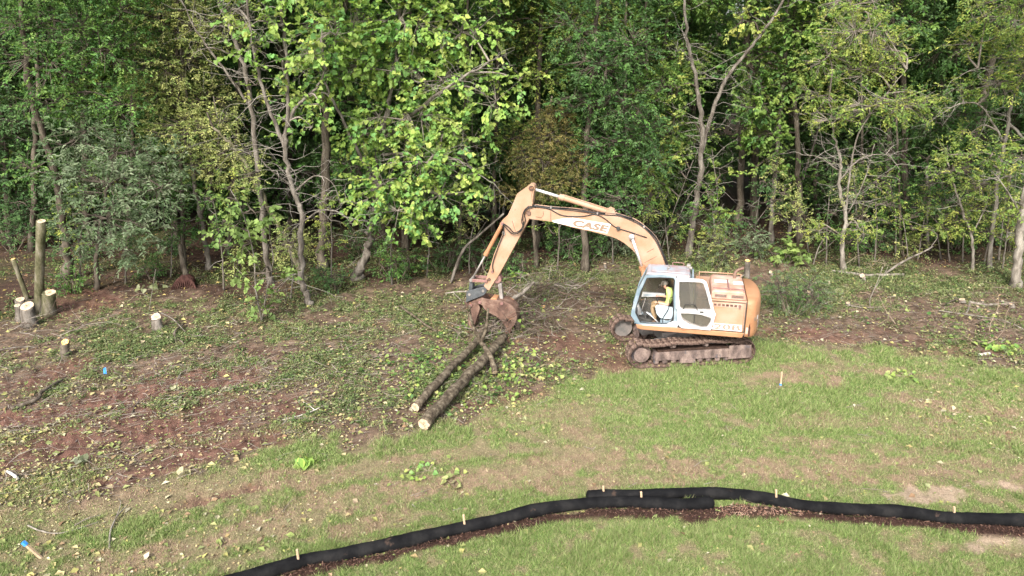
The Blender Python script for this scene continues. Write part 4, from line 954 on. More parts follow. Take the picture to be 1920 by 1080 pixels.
# ---- undercarriage: its own direction, 19.3 degrees off the upper body
ua = math.radians(186.3 - (180 - EYAW)); UR = np.array([[math.cos(ua), -math.sin(ua), 0], [math.sin(ua), math.cos(ua), 0], [0, 0, 1]])
def turned(acc):
    acc.V = [v @ UR.T for v in acc.V]; return acc
AX, RR, ZC = 1.66, 0.375, 0.42
def track_path(n):
    """points and tangents round the loop, with the sag of the upper run"""
    seg = 2 * AX; arc = math.pi * RR; tot = 2 * seg + 2 * arc
    out = []
    for i in range(n):
        s = tot * i / n
        if s < seg: out.append((AX - s, ZC - RR, math.pi))                                   # bottom run, towards the rear
        elif s < seg + arc:
            a = (s - seg) / RR; out.append((-AX - RR * math.sin(a), ZC - RR * math.cos(a), math.pi - a))
        elif s < 2 * seg + arc:
            t = (s - seg - arc) / seg; sag = 0.05 * abs(math.sin(3 * math.pi * t)) + 0.05 * t * t
            out.append((-AX + seg * t, ZC + RR - sag, 0.0))
        else:
            a = (s - 2 * seg - arc) / RR; out.append((AX + RR * math.sin(a), ZC + RR * math.cos(a), -a))
    return out
sh = Acc()                                                                                   # one shoe: plate, three grousers, link
sh.box((0, 0, 0.022), (0.172, 0.60, 0.022))
for gx_ in (-0.07, 0.0, 0.07): sh.box((gx_, 0, 0.044), (0.016, 0.60, 0.026), taper=0.6)
sh.box((0, 0.09, -0.03), (0.15, 0.035, 0.08)); sh.box((0, -0.09, -0.03), (0.15, 0.035, 0.08))
shoe_me = sh.mesh('track_shoe', M['track'])
for side in (1, -1):
    yc = side * 1.12
    fr = Acc()
    prof = [(-1.32, 0.235), (1.22, 0.215), (1.28, 0.30), (1.22, 0.50), (-1.30, 0.53), (-1.36, 0.40)]
    fr.prism(prof, yc - side * 0.16, yc + side * 0.23)
    fr.prism([(-1.98, 0.20), (-1.20, 0.18), (-1.20, 0.64), (-1.92, 0.64)], yc + side * 0.235, yc + side * 0.265)   # guard plate over the drive
    fr.prism([(-0.12, 0.10), (0.42, 0.10), (0.40, 0.235), (-0.10, 0.235)], yc + side * 0.10, yc + side * 0.25)
    for bx in (-1.0, -0.3, 0.35, 0.9): fr.box((bx, yc + side * 0.233, 0.37), (0.02, 0.012, 0.24))
    tr = turned(fr).obj('track', M['trackside'], ex, bevel=0.012)
    mud = Acc(); mud.prism([(-1.24, 0.533), (1.16, 0.503), (1.10, 0.545), (-0.2, 0.60), (-1.2, 0.575)], yc - 0.14, yc + 0.205); turned(mud).obj('packed_mud', M['dirt'], tr, bevel=0.015)
    n = 49
    for (x, z, t) in track_path(n):
        o = bpy.data.objects.new('track_shoe', shoe_me); COL.objects.link(o); o.parent = tr
        # local frame: X along the run, Z outwards
        out = np.array([-math.sin(t), 0, math.cos(t)]) if False else np.array([math.sin(t) * 0, 0, 0])
        tx = np.array([math.cos(t), 0, math.sin(t)]); ty = np.array([0, 1.0, 0]); tz = np.cross(tx, ty)
        m4 = np.eye(4)
        m4[:3, 0] = UR @ tx; m4[:3, 1] = UR @ ty; m4[:3, 2] = UR @ tz
        m4[:3, 3] = UR @ np.array([x, yc, z])
        o.matrix_local = Matrix(m4.tolist())
    a = Acc(); a.cyl((AX, yc - 0.07, ZC), (AX, yc + 0.07, ZC), 0.335, 24); a.cyl((AX, yc - .15, ZC), (AX, yc + side * 0.20, ZC), 0.25, 22); a.cyl((AX, yc + side * 0.2, ZC), (AX, yc + side * 0.225, ZC), 0.17, 20)
    turned(a).obj('idler', M['trackside'] if side > 0 else M['hub'], tr, bevel=0.01)
    a = Acc(); a.cyl((-AX, yc - 0.06, ZC), (-AX, yc + 0.06, ZC), 0.30, 24); a.cyl((-AX, yc - side * .3, ZC), (-AX, yc + side * 0.13, ZC), 0.22, 20)
    for k in range(21):
        t = k * 2 * math.pi / 21; a.box((-AX + 0.32 * math.cos(t), yc, ZC + 0.32 * math.sin(t)), (0.05, 0.09, 0.05))
    turned(a).obj('drive_sprocket', M['track'], tr)
    for rx in (-0.45, 0.62):
        a = Acc(); a.cyl((rx, yc - 0.1, 0.695), (rx, yc + side * 0.22, 0.695), 0.065, 14); a.cyl((rx, yc + side * 0.22, 0.695), (rx, yc + side * 0.245, 0.695), 0.05, 12); a.box((rx, yc, 0.62), (0.12, 0.14, 0.12))
        turned(a).obj('carrier_roller', M['trackside'], tr, bevel=0.008)
    for k in range(9):
        rx = -1.15 + k * 0.29; a = Acc(); a.cyl((rx, yc - 0.19, 0.17), (rx, yc + 0.19, 0.17), 0.085, 12); a.cyl((rx, yc + side * 0.19, 0.17), (rx, yc + side * 0.215, 0.17), 0.045, 10)
        turned(a).obj('track_roller', M['trackside'], tr)
a = Acc(); a.box((0, 0, 0.62), (1.5, 1.0, 0.40)); a.cyl((0, 0, 0.80), (0, 0, 1.08), 0.62, 28)
for sx in (-1, 1):
    for sy in (-1, 1):
        a.prism([(sx * 0.25, 0.78), (sx * 1.15, 0.56), (sx * 1.15, 0.36), (sx * 0.25, 0.46)], sy * 0.42, sy * 0.98)
turned(a).obj('car_body', M['hub'], ex, bevel=0.02)

# ---- upper deck
YN = 1.25                                             # near side of the upper body
a = Acc(); a.span(-2.0, 1.35, -1.22, 1.20, 1.14, 1.24); a.span(-1.2, 1.0, -0.7, 0.7, 1.07, 1.14)
a.obj('deck', M['coupler'], ex, bevel=0.01)
sk = [(1.40, 1.25), (1.34, 1.12), (1.20, 1.09), (-1.90, 1.09), (-1.95, 1.25)]
Acc().prism(sk, 1.20, 1.275).obj('side_skirt', M['orange_deep'], ex, bevel=0.02)
Acc().prism(sk, -1.27, -1.20).obj('side_skirt', M['orange_deep'], ex, bevel=0.02)

# ---- engine housing behind the cab
bx0, bx1 = -1.955, -0.42
a = Acc(); a.span(bx0, bx1, -1.20, 1.19, 1.252, 2.27)
eng = a.obj('engine_housing', M['orange'], ex, bevel=0.03)
p_ = Acc(); p_.span(-1.88, -0.62, 1.19, 1.225, 1.27, 2.20); pan = p_.obj('side_door', M['orange'], eng, bevel=0.02)
a = Acc(); a.span(-1.80, -0.70, 1.2255, 1.236, 2.06, 2.18)
a.obj('grille', M['pink'], eng)
for k in range(9):
    Acc().box((-1.74 + k * 0.123, 1.24, 2.12), (0.085, 0.012, 0.07)).obj('grille_slot', M['rustjaw'], eng)
for lx in (-0.78, -1.74): Acc().box((lx, 1.242, 2.08), (0.05, 0.02, 0.11)).obj('latch', M['pinkpin'], eng, bevel=0.004)
Acc().box((-0.70, 1.235, 1.56), (0.10, 0.02, 0.12)).obj('latch', M['pinkpin'], eng, bevel=0.004)
hd = Acc(); hd.prism([(-0.84, 2.272), (-1.93, 2.272), (-1.88, 2.50), (-1.80, 2.56), (-0.92, 2.56), (-0.86, 2.50)], -0.55, 1.17)
hood = hd.obj('hood', M['pink'], ex, bevel=0.05, seg=3)
for vx0, vx1 in ((-1.32, -0.97), (-1.83, -1.47)):
    Acc().span(vx0, vx1, 1.166, 1.176, 2.35, 2.44).obj('vent', M['dark'], hood)
    for k in range(3): Acc().box(((vx0 + vx1) / 2, 1.178, 2.365 + k * 0.03), (vx1 - vx0, 0.012, 0.006)).obj('vent_slat', M['pink'], hood)
a = Acc(); a.box((-1.38, 0.55, 2.575), (0.05, 1.0, 0.05)); a.box((-1.38, 0.98, 2.58), (0.95, 0.035, 0.03)); a.obj('hood_rib', M['pinkpin'], hood, bevel=0.006)
a = Acc(); a.box((-1.2, 0.2, 2.565), (0.45, 0.28, 0.014)); a.box((-1.7, 0.28, 2.565), (0.30, 0.3, 0.014)); a.obj('hood_patch', M['decal'], hood)
a = Acc()
a.tube(spline([(-0.5, -0.3, 2.27), (-0.5, -0.3, 2.62), (-0.6, -0.3, 2.68), (-1.75, -0.3, 2.68), (-1.8, -0.3, 2.62), (-1.8, -0.3, 2.5)], 5), 0.018, 6); a.tube([(-0.62, 0.95, 2.27), (-0.62, 0.95, 2.45), (-0.55, 0.3, 2.45)], 0.018, 6)
a.obj('hand_rail', M['orange'], ex, True)
a = Acc(); a.tube(spline([(-1.62, -0.25, 2.5), (-1.62, -0.25, 2.72), (-1.70, -0.25, 2.84), (-1.88, -0.25, 2.92)], 5), 0.05, 10); a.obj('exhaust_pipe', M['rustjaw'], ex, True)
a = Acc(); a.prism([(-0.82, 2.27), (-0.45, 2.27), (-0.45, 2.40), (-0.80, 2.40)], 0.3, 1.05); a.obj('filter_box', M['pink'], ex, bevel=0.02)
a = Acc(); a.span(-0.35, 1.1, -1.2, -0.55, 1.25, 2.05); a.obj('tool_box', M['orange'], ex, bevel=0.03)
# number on the housing side
def text_mesh(body, size, extr, shear=0.0, bold=0.02):
    cu = bpy.data.curves.new('lettering', 'FONT'); cu.body = body; cu.size = size; cu.extrude = extr; cu.shear = shear; cu.offset = bold; cu.resolution_u = 3; cu.space_character = 1.05
    o = bpy.data.objects.new('lettering', cu); COL.objects.link(o)
    dg = bpy.context.evaluated_depsgraph_get(); me = bpy.data.meshes.new_from_object(o.evaluated_get(dg)); bpy.data.objects.remove(o)
    return me
def put_text(body, size, p, xdir, zdir, m, parent, width=None, height=None, shear=0.0, bold=0.02, name='lettering'):
    me = text_mesh(body, size, 0.002, shear, bold); me.materials.clear(); me.materials.append(m)
    co = np.zeros(len(me.vertices) * 3, np.float32); me.vertices.foreach_get('co', co); co = co.reshape(-1, 3)
    mn, mx = co.min(0), co.max(0)
    co[:, 0] -= mn[0]; co[:, 1] -= mn[1]
    if width: co[:, 0] *= width / (mx[0] - mn[0])
    if height: co[:, 1] *= height / (mx[1] - mn[1])
    me.vertices.foreach_set('co', co.ravel())
    X_ = unit(np.array(xdir, float)); Z_ = unit(np.array(zdir, float)); Y_ = np.cross(Z_, X_)
    m4 = np.eye(4); m4[:3, 0] = X_; m4[:3, 1] = Y_; m4[:3, 2] = Z_; m4[:3, 3] = p
    o = bpy.data.objects.new(name, me); COL.objects.link(o); o.parent = parent; o.matrix_local = Matrix(m4.tolist())
    return o
# white number plate: pale digits with orange counters, the first digits hidden by the opened door
dec = Acc(); dec.span(-1.865, -0.55, 1.2255, 1.2285, 1.285, 1.50); dec.obj('number_band', M['decal'], pan)
put_text("9020B", 0.3, (-0.50, 1.2295, 1.30), (-1, 0, 0), (0, 1, 0), M['letter_pale'], pan, width=1.33, height=0.185, bold=0.008)

Acc().box((-1.93, 1.232, 1.76), (0.022, 0.012, 1.02)).obj('panel_gap', M['dark'], eng)
Acc().box((-1.25, 1.232, 2.235), (1.30, 0.012, 0.016)).obj('panel_gap', M['dark'], eng)
# ---- counterweight with rounded back
def cw_xy(t):                                          # t 0 near side front, 1 far side front
    pts = [(-1.965, 1.24), (-2.12, 1.235), (-2.25, 1.14), (-2.36, 0.88), (-2.43, 0.5), (-2.46, 0.0), (-2.43, -0.5), (-2.36, -0.88), (-2.25, -1.14), (-2.12, -1.235), (-1.965, -1.24)]
    return pts
cwp = spline([(a_, b_, 0) for a_, b_ in cw_xy(0)], 4)[:, :2]
a = Acc()
lv = [(1.10, 0.90), (1.16, 0.97), (1.30, 1.0), (2.02, 1.0), (2.17, 0.97), (2.26, 0.90), (2.30, 0.80)]
nv = len(cwp); V = []
for z, s in lv:
    V.append(np.column_stack([-1.965 + (cwp[:, 0] + 1.965) * s, cwp[:, 1] * (0.5 + 0.5 * s), np.full(nv, z)]))
V = np.vstack(V); i = np.arange(len(lv) - 1)[:, None] * nv; j = np.arange(nv)[None, :]; j2 = (j + 1) % nv
a.add(V, [np.stack([i + j, i + j2, i + nv + j2, i + nv + j], -1).reshape(-1, 4)[:, ::-1], np.arange(nv), np.arange(nv)[::-1] + (len(lv) - 1) * nv])
cw = a.obj('counterweight', M['orange_deep'], ex, True)
es = cw.modifiers.new("edges", 'EDGE_SPLIT'); es.split_angle = math.radians(50)
def cw_patch(t0, t1, z0, z1, slope, m, name):
    q = []
    ts = np.linspace(t0, t1, 7)
    lx = np.interp(ts, np.linspace(0, 1, nv), cwp[:, 0]); ly = np.interp(ts, np.linspace(0, 1, nv), cwp[:, 1])
    ctr_ = np.array([-1.9, 0]); d = unit(np.column_stack([lx, ly]) - ctr_)
    lo_ = np.column_stack([lx + d[:, 0] * .006, ly + d[:, 1] * .006, z0 + slope * (ts - t0) / (t1 - t0)]); hi_ = lo_ + np.array([0, 0, z1 - z0])
    V = np.vstack([lo_, hi_]); k = np.arange(6)
    Acc().add(V, [np.column_stack([k, k + 1, k + 8, k + 7])[:, ::-1]]).obj(name, m, cw)
for k in range(4): cw_patch(0.27, 0.44, 1.30 + k * 0.075, 1.335 + k * 0.075, 0.10, M['decal'] if k % 2 else M['steel'], 'stripe')
cw_patch(0.24, 0.28, 1.66, 1.80, 0, M['decal'], 'emblem')
put_text("C", 0.2, (-2.20, 1.215, 1.67), (-0.82, -0.57, 0), (-0.57, 0.82, 0), M['letter'], cw, width=0.09, height=0.12, name='emblem_letter')
a = Acc(); a.prism([(-2.12, 1.16), (-2.07, 1.16), (-2.06, 1.42), (-2.09, 1.60), (-2.12, 1.42)], 1.242, 1.2445); a.obj('rust_run', M['roots'], cw)
Acc().span(-2.055, -1.985, 1.243, 1.246, 1.22, 1.44).obj('warning_plate', M['pink'], cw)

# ---- cab
YC0, YC1 = 0.27, 1.25
cabo = [(330, 225), (560, 205), (800, 225), (832, 300), (832, 600), (832, 860), (832, 1000), (640, 1000), (300, 995), (195, 980), (105, 850), (112, 780), (205, 460)]
cabi = [(362, 262), (560, 258), (765, 266), (783, 300), (757, 560), (767, 800), (760, 900), (690, 965), (400, 962), (262, 945), (192, 790), (192, 730), (270, 470)]
O_, I_ = c3(cabo, YC1), c3(cabi, YC1)
cab = Acc().ring(O_, I_, YC1 - 0.07, YC1).obj('cab', M['cabblue'], ex, bevel=0.015)
Acc().ring([o + (i_ - o) * 0.80 for o, i_ in zip(O_, I_)], [o + (i_ - o) * 1.06 for o, i_ in zip(O_, I_)], YC1 - 0.012, YC1 + 0.004).obj('door_seal', M['black'], cab)
Acc().ring(O_, I_, YC0, YC0 + 0.07).obj('far_side_frame', M['cabblue'], cab, bevel=0.015)
# rear quarter with its window
qo = [(832, 225), (960, 232), (1045, 275), (1075, 600), (1075, 1000), (950, 1000), (832, 1000), (832, 600)]
qi = [(865, 310), (960, 312), (1010, 325), (1035, 600), (1035, 715), (950, 715), (865, 715), (865, 600)]
for y0, y1 in ((YC1 - 0.07, YC1 - 0.004), (YC0, YC0 + 0.066)):
    Acc().ring(c3(qo, YC1), c3(qi, YC1), y0, y1).obj('rear_quarter', M['white'] if y0 > 1 else M['cabblue'], cab, bevel=0.01)
    pq = c3([(865, 310), (960, 312), (1010, 325), (1035, 600), (1035, 715), (865, 715)], YC1)
    Acc().prism(pq, y0 + 0.02, y0 + 0.026).obj('window_pane', M['glass'], cab)
xr = c3([(1060, 600)], YC1)[0][0]                      # rear wall
xf = c3([(195, 985)], YC1)[0][0]
ztop = c3([(560, 215)], YC1)[0][1]; zfl = 1.27
a = Acc(); a.span(xr, xr + 0.05, YC0 + 0.07, YC1 - 0.07, zfl, 1.95); a.span(xr, xr + 0.05, YC0 + 0.07, YC1 - 0.07, ztop - 0.18, ztop); a.obj('rear_wall', M['cabblue'], cab)
Acc().span(xr + 0.02, xr + 0.026, YC0 + 0.07, YC1 - 0.07, 1.95, ztop - 0.18).obj('window_pane', M['glass'], cab)
fl = c3([(832, 1003), (1075, 1003), (1075, 985), (230, 965), (195, 985)], YC1)
Acc().span(xr, xf - 0.02, YC0, YC1 - 0.01, 1.245, 1.275).obj('cab_floor', M['dark'], cab)
# sill in white along the bottom of the cab
Acc().prism(c3([(300, 985), (650, 990), (700, 955), (760, 935), (832, 935), (832, 1028), (560, 1012), (200, 1004)], YC1), YC1 - 0.01, YC1 + 0.012).obj('cab_sill', M['white'], cab, bevel=0.004)
# front: lower beam, glass, header
fp = [np.array(p) for p in c3([(320, 240), (205, 470), (112, 780), (120, 850), (195, 975)], YC1)]
for q0, q1 in zip(fp[:-1], fp[1:]):
    V = [(q0[0] - .03, YC0 + .06, q0[1]), (q1[0] - .03, YC0 + .06, q1[1]), (q1[0] - .03, YC1 - .06, q1[1]), (q0[0] - .03, YC1 - .06, q0[1])]
    Acc().add(np.array(V), [[0, 1, 2, 3]]).obj('windscreen', M['glass'], cab) if q0[1] > 1.75 else Acc().box(((q0[0] + q1[0]) / 2 - .03, (YC0 + YC1) / 2, (q0[1] + q1[1]) / 2), (0.04, YC1 - YC0 - .1, abs(q0[1] - q1[1]) + .02)).obj('front_panel', M['cabblue'], cab)
# far side: white mid rail and pane
r0 = c3([(290, 478), (640, 500), (640, 545), (270, 548)], YC0 + .05)
Acc().prism(r0, YC0 + 0.02, YC0 + 0.10).obj('mid_rail', M['white'], cab, bevel=0.01)
Acc().prism(c3([(320, 508), (560, 516), (560, 536), (312, 536)], YC0 + .1), YC0 + 0.095, YC0 + 0.115).obj('rail_inset', M['console'], cab)
Acc().prism([o + (i_ - o) * 0.9 for o, i_ in zip(O_, I_)], YC0 + 0.03, YC0 + 0.036).obj('window_pane', M['glass'], cab)
Acc().prism(c3([(200, 640), (245, 700), (300, 950), (250, 940), (195, 800)], YC0 + .12), YC0 + 0.1, YC0 + 0.14).obj('inner_trim', M['white'], cab)
# roof
rx0, rx1 = c3([(1035, 240)], YC1)[0][0], c3([(345, 225)], YC1)[0][0]
a = Acc(); a.prism([(rx1 + 0.02, ztop - 0.03), (rx1 - 0.03, ztop + 0.05), (rx0 + 0.05, ztop + 0.06), (rx0, ztop + 0.02), (rx0, ztop - 0.03)], YC0 - 0.03, YC1 - 0.005)
roof = a.obj('cab_roof', M['roof'], cab, bevel=0.03)
a = Acc(); a.span(rx0 + 0.12, rx1 - 0.14, YC0 + 0.08, YC1 - 0.14, ztop + 0.055, ztop + 0.085); a.obj('roof_hatch', M['roof'], roof, bevel=0.015)
a = Acc(); a.box(((rx0 + rx1) / 2, 0.62, ztop + 0.11), (0.05, 0.30, 0.05)); a.box(((rx0 + rx1) / 2 + .03, 0.9, ztop + 0.10), (0.04, 0.2, 0.03)); a.obj('roof_latch', M['steel'], roof, bevel=0.008)
a = Acc(); a.tube(spline([(rx0 + .25, .3, ztop + .05), (rx0 + .22, .3, ztop + .15), (rx0 + .55, .3, ztop + .16), (rx0 + .55, .3, ztop + .05)], 4), 0.014, 6); a.obj('roof_handle', M['pinkpin'], roof, True)
a = Acc(); a.box((rx0 + .06, 0.42, ztop + .12), (0.12, 0.16, 0.10)); a.box((rx0 + .0, 0.55, ztop + .09), (0.10, 0.10, 0.07)); a.obj('work_light', M['steel'], roof, bevel=0.01)
# inside
sx = c3([(700, 720)], 0.75)[0]
a = Acc(); a.span(sx[0] - 0.25, sx[0] + 0.30, 0.50, 1.00, sx[1] - 0.16, sx[1] - 0.02); a.prism([(sx[0] - 0.30, sx[1] - 0.05), (sx[0] - 0.17, sx[1] - 0.05), (sx[0] - 0.27, sx[1] + 0.62), (sx[0] - 0.38, sx[1] + 0.60)], 0.52, 0.98)
a.span(sx[0] - 0.2, sx[0] + 0.2, 0.6, 0.9, zfl, sx[1] - 0.16)
a.obj('seat', M['seat'], cab, bevel=0.05, seg=3)
cp = c3([(490, 690), (560, 672), (770, 720), (775, 800), (745, 885), (640, 895), (560, 870), (510, 810), (492, 750)], 1.05)
Acc().prism(cp, 1.00, 1.14).obj('side_console', M['console'], cab, bevel=0.03)
Acc().prism(c3([(565, 895), (760, 895), (750, 930), (690, 975), (565, 975)], 1.02), 0.98, 1.13).obj('console_base', M['cabblue'], cab, bevel=0.01)
Acc().prism(c3([(620, 893), (715, 893), (700, 918), (640, 918)], 1.14), 1.132, 1.145).obj('console_slot', M['dark'], cab)
a = Acc(); q = c3([(605, 985), (605, 885), (690, 745), (712, 590), (735, 560), (775, 555)], 1.17); a.tube(spline([(x, 1.17, z) for x, z in q], 4), 0.014, 6); a.obj('grab_rail', M['black'], cab, True)
a = Acc(); q = c3([(540, 960), (440, 860), (350, 790)], 0.95); a.tube([(x, 0.95, z) for x, z in q], 0.02, 6); a.obj('floor_strut', M['white'], cab, True)
a = Acc()
for (u0, v0, u1, v1, yy) in [(350, 930, 320, 780, .9), (400, 930, 350, 790, .7), (300, 900, 440, 930, .85), (430, 920, 330, 850, .6), (280, 860, 380, 940, .75), (460, 900, 380, 830, .5)]:
    q = c3([(u0, v0), (u1, v1)], yy); a.tube([(q[0][0], yy, q[0][1]), (q[1][0], yy, q[1][1])], 0.022, 6)
for (u, v, yy) in [(330, 800, .9), (300, 880, .8), (390, 880, .6)]:
    q = c3([(u, v)], yy)[0]; a.box((q[0], yy, q[1]), (0.12, 0.12, 0.05))
a.obj('pedals', M['dark'], cab)
a = Acc(); q = c3([(262, 800), (330, 590)], 0.8); a.tube([(q[0][0], .8, q[0][1]), (q[1][0], .8, q[1][1])], 0.012, 6); a.ball((q[1][0], .8, q[1][1]), 0.03, 8); a.obj('travel_lever', M['steel'], cab, True)
for yy in (0.98, 0.52):
    a = Acc(); q = c3([(545, 690), (520, 600)], yy); a.tube([(q[0][0], yy, q[0][1]), (q[1][0], yy, q[1][1] - .02)], 0.014, 6); a.ball((q[1][0], yy, q[1][1]), 0.035, 8, (1, 1, 1.5)); a.obj('joystick', M['black'], cab, True)

# ---- door, swung right back against the side
YD = 1.275
up_o = [(808, 258), (1010, 262), (1225, 278), (1285, 318), (1345, 520), (1412, 790), (1200, 790), (1010, 770), (850, 760), (808, 720), (806, 500)]
up_i = [(862, 312), (1010, 312), (1205, 322), (1240, 345), (1300, 540), (1350, 735), (1200, 735), (1010, 728), (905, 722), (872, 690), (858, 500)]
lo_o = [(850, 760), (1010, 770), (1200, 790), (1412, 790), (1430, 810), (1395, 930), (1345, 1065), (1130, 1045), (900, 1030), (862, 1000), (835, 900)]
lo_i = [(885, 802), (1010, 802), (1200, 822), (1330, 862), (1358, 878), (1345, 930), (1290, 1006), (1200, 1008), (1040, 958), (935, 900), (900, 860)]
door = Acc().ring(c3(up_o, YD), c3(up_i, YD), YD, YD + 0.055).ring(c3(lo_o, YD), c3(lo_i, YD), YD, YD + 0.055).obj('cab_door', M['white'], ex)
for oo, ii in ((up_o, up_i), (lo_o, lo_i)):
    o3, i3 = c3(oo, YD), c3(ii, YD)
    Acc().ring([o + (i_ - o) * 0.86 for o, i_ in zip(o3, i3)], [o + (i_ - o) * 1.08 for o, i_ in zip(o3, i3)], YD + 0.045, YD + 0.060).obj('pane_seal', M['steel'], door)
    Acc().prism([o + (i_ - o) * 0.93 for o, i_ in zip(o3, i3)], YD + 0.02, YD + 0.026).obj('window_pane', M['glass'], door)
a = Acc(); q = c3([(920, 760), (950, 682), (1000, 672), (1100, 678), (1145, 775)], YD + .1); a.tube(spline([(x, YD + (.06 if k in (0, 4) else .11), z) for k, (x, z) in enumerate(q)], 3), 0.012, 6); a.obj('grab_bar', M['black'], door, True)
q = c3([(1208, 783)], YD)[0]; Acc().box((q[0], YD + .058, q[1]), (0.12, 0.02, 0.065)).obj('handle', M['dark'], door, bevel=0.006)
q = c3([(1105, 815), (1090, 960)], YD); Acc().tube([(q[0][0], YD + .03, q[0][1]), (q[1][0], YD + .03, q[1][1])], 0.008, 5).obj('pane_bar', M['black'], door)
for u, v in ((1297, 585), (862, 548), (1410, 808)):
    q = c3([(u, v)], YD + .06)[0]; Acc().cyl((q[0], YD + .05, q[1]), (q[0], YD + .066, q[1]), 0.015, 8).obj('bolt', M['dark'], door)
# equipment seen through the lower pane
a = Acc(); q = c3([(1270, 945)], 1.2)[0]; a.cyl((q[0], 1.192, q[1]), (q[0], 1.25, q[1]), 0.10, 20); a.cyl((q[0], 1.25, q[1]), (q[0], 1.256, q[1]), 0.03, 12); a.span(q[0] + .06, q[0] + .62, 1.192, 1.22, q[1] + .0, q[1] + .03); a.span(q[0] + .06, q[0] + .62, 1.192, 1.22, q[1] + .07, q[1] + .09); a.obj('side_duct', M['stake'], ex)

# ---- boom
YB, HB = -0.14, 0.21                                    # centre line and half width
yb = YB + HB
top = [(462, 228), (485, 214), (620, 226), (780, 242), (900, 259), (1000, 270), (1070, 275), (1130, 293), (1200, 325), (1260, 366), (1320, 432), (1360, 512), (1395, 600), (1425, 700), (1440, 790)]
bot = [(1330, 800), (1290, 700), (1250, 612), (1220, 560), (1180, 506), (1120, 455), (1060, 421), (1000, 401), (880, 371), (760, 345), (640, 311), (560, 299), (490, 291), (468, 280), (457, 255)]
def shp(pts, y, k=2): return spline([(x, z, 0) for x, z in c2(pts, y)], k)[:, :2]
bo = np.vstack([shp(top, yb), shp(bot, yb)])
bm_ = Acc().prism(bo, yb - 0.03, yb).prism(bo, YB - HB, YB - HB + 0.03)
# top and bottom plates set between the side plates
def strap(pl, y0, y1, th, sgn):
    p = np.array(pl); T = np.gradient(p, axis=0); T /= np.linalg.norm(T, axis=1, keepdims=True); Nn = np.column_stack([-T[:, 1], T[:, 0]]) * sgn
    ins = p + Nn * 0.02; inn = p + Nn * (0.02 + th); n = len(p)
    for k in range(n - 1):
        bm_.prism([ins[k], ins[k + 1], inn[k + 1], inn[k]], y0, y1)
strap(shp(top, yb), YB - HB + .03, yb - .03, .03, 1); strap(shp(bot, yb), YB - HB + .03, yb - .03, .03, 1)
boom = bm_.obj('boom', M['orange'], ex)
dc = c2([(632, 301), (700, 288), (770, 282), (1027, 325), (1003, 388), (860, 360), (640, 312)], yb)
Acc().prism(dc, yb + 0.001, yb + 0.004).obj('name_band', M['decal'], boom)
for pp in ([(650, 306), (765, 292), (764, 297)], [(690, 316), (762, 305), (761, 311)]):
    Acc().prism(c2(pp, yb), yb + 0.0045, yb + 0.006).obj('swoosh', M['orange'], boom)
t0, t1, t2 = c2([(768, 340), (1003, 383), (768, 284)], yb)
xd = np.array([t1[0] - t0[0], 0, t1[1] - t0[1]]); wd = np.linalg.norm(xd)
put_text("CASE", 0.4, (t0[0], yb + 0.0055, t0[1] + .01), xd, (0, 1, 0), M['letter'], boom, width=wd * 1.02, height=0.235, shear=0.18, bold=0.022)
for pp, r in (((474, 250), 0.075), ((1168, 408), 0.075)):
    q = c2([pp], yb)[0]; Acc().cyl((q[0], YB - HB - .05, q[1]), (q[0], yb + 0.05, q[1]), r, 16).obj('pin', M['rustjaw'], boom, bevel=0.008)
a = Acc()
for pp in ([(570, 238), (572, 262), (560, 280), (520, 276)], [(1270, 515), (1318, 490)], [(1255, 585), (1335, 543)], [(622, 240), (622, 305)]):
    a.tube([(x, yb + .003, z) for x, z in c2(pp, yb)], 0.008, 5)
a.obj('weld_seam', M['rustjaw'], boom)
a = Acc(); q = c2([(1078, 352)], yb)[0]; a.box((q[0], yb + .04, q[1]), (0.11, 0.07, 0.12)); a.obj('boom_light', M['dark'], boom, bevel=0.01)
# pipes and hoses
tp = shp(top[1:14], yb, 3)
for k, (off, yy) in enumerate(((0.035, yb - 0.04), (0.05, yb - 0.12), (0.04, YB - 0.1), (0.07, yb - 0.08))):
    T = np.gradient(tp, axis=0); T /= np.linalg.norm(T, axis=1, keepdims=True); Nn = np.column_stack([T[:, 1], -T[:, 0]]); Nn *= np.sign(Nn[:, 1:2] + 1e-9)
    q = tp + Nn * (off + 0.012 * np.sin(np.arange(len(tp)) * 0.9 + k))[:, None]
    a = Acc(); a.tube([(x, yy, z) for x, z in q], 0.016, 6); a.obj('hydraulic_pipe', M['black'] if k != 2 else M['orange'], boom, True)
for pts, yy in (([(500, 208), (455, 218), (432, 270), (438, 320), (415, 372), (370, 388), (325, 350), (302, 318)], yb + .06), ([(520, 210), (470, 205), (445, 250), (450, 300), (420, 360), (375, 380), (340, 345), (308, 322)], yb + .03), ([(480, 212), (445, 240), (428, 300), (440, 345), (400, 385)], yb + .09),
                ([(500, 200), (610, 222), (700, 265), (830, 272), (920, 258), (990, 290), (1060, 345), (1150, 375), (1270, 415)], yb + .02), ([(1050, 230), (1110, 228), (1150, 258), (1180, 305)], yb - .05), ([(1045, 250), (1100, 232), (1140, 250), (1172, 298)], yb - .12),
                ([(300, 320), (305, 380), (270, 470), (230, 590), (235, 640)], yb + .02)):
    a = Acc(); a.tube(spline([(x, yy, z) for x, z in c2(pts, yb)], 5), 0.017, 6); a.obj('hose', M['black'], boom, True)
for pp in ((622, 214), (935, 255), (515, 208), (1250, 345)):
    q = c2([pp], yb)[0]; Acc().box((q[0], yb - .08, q[1]), (0.05, 0.14, 0.07)).obj('pipe_clamp', M['steel'], boom)

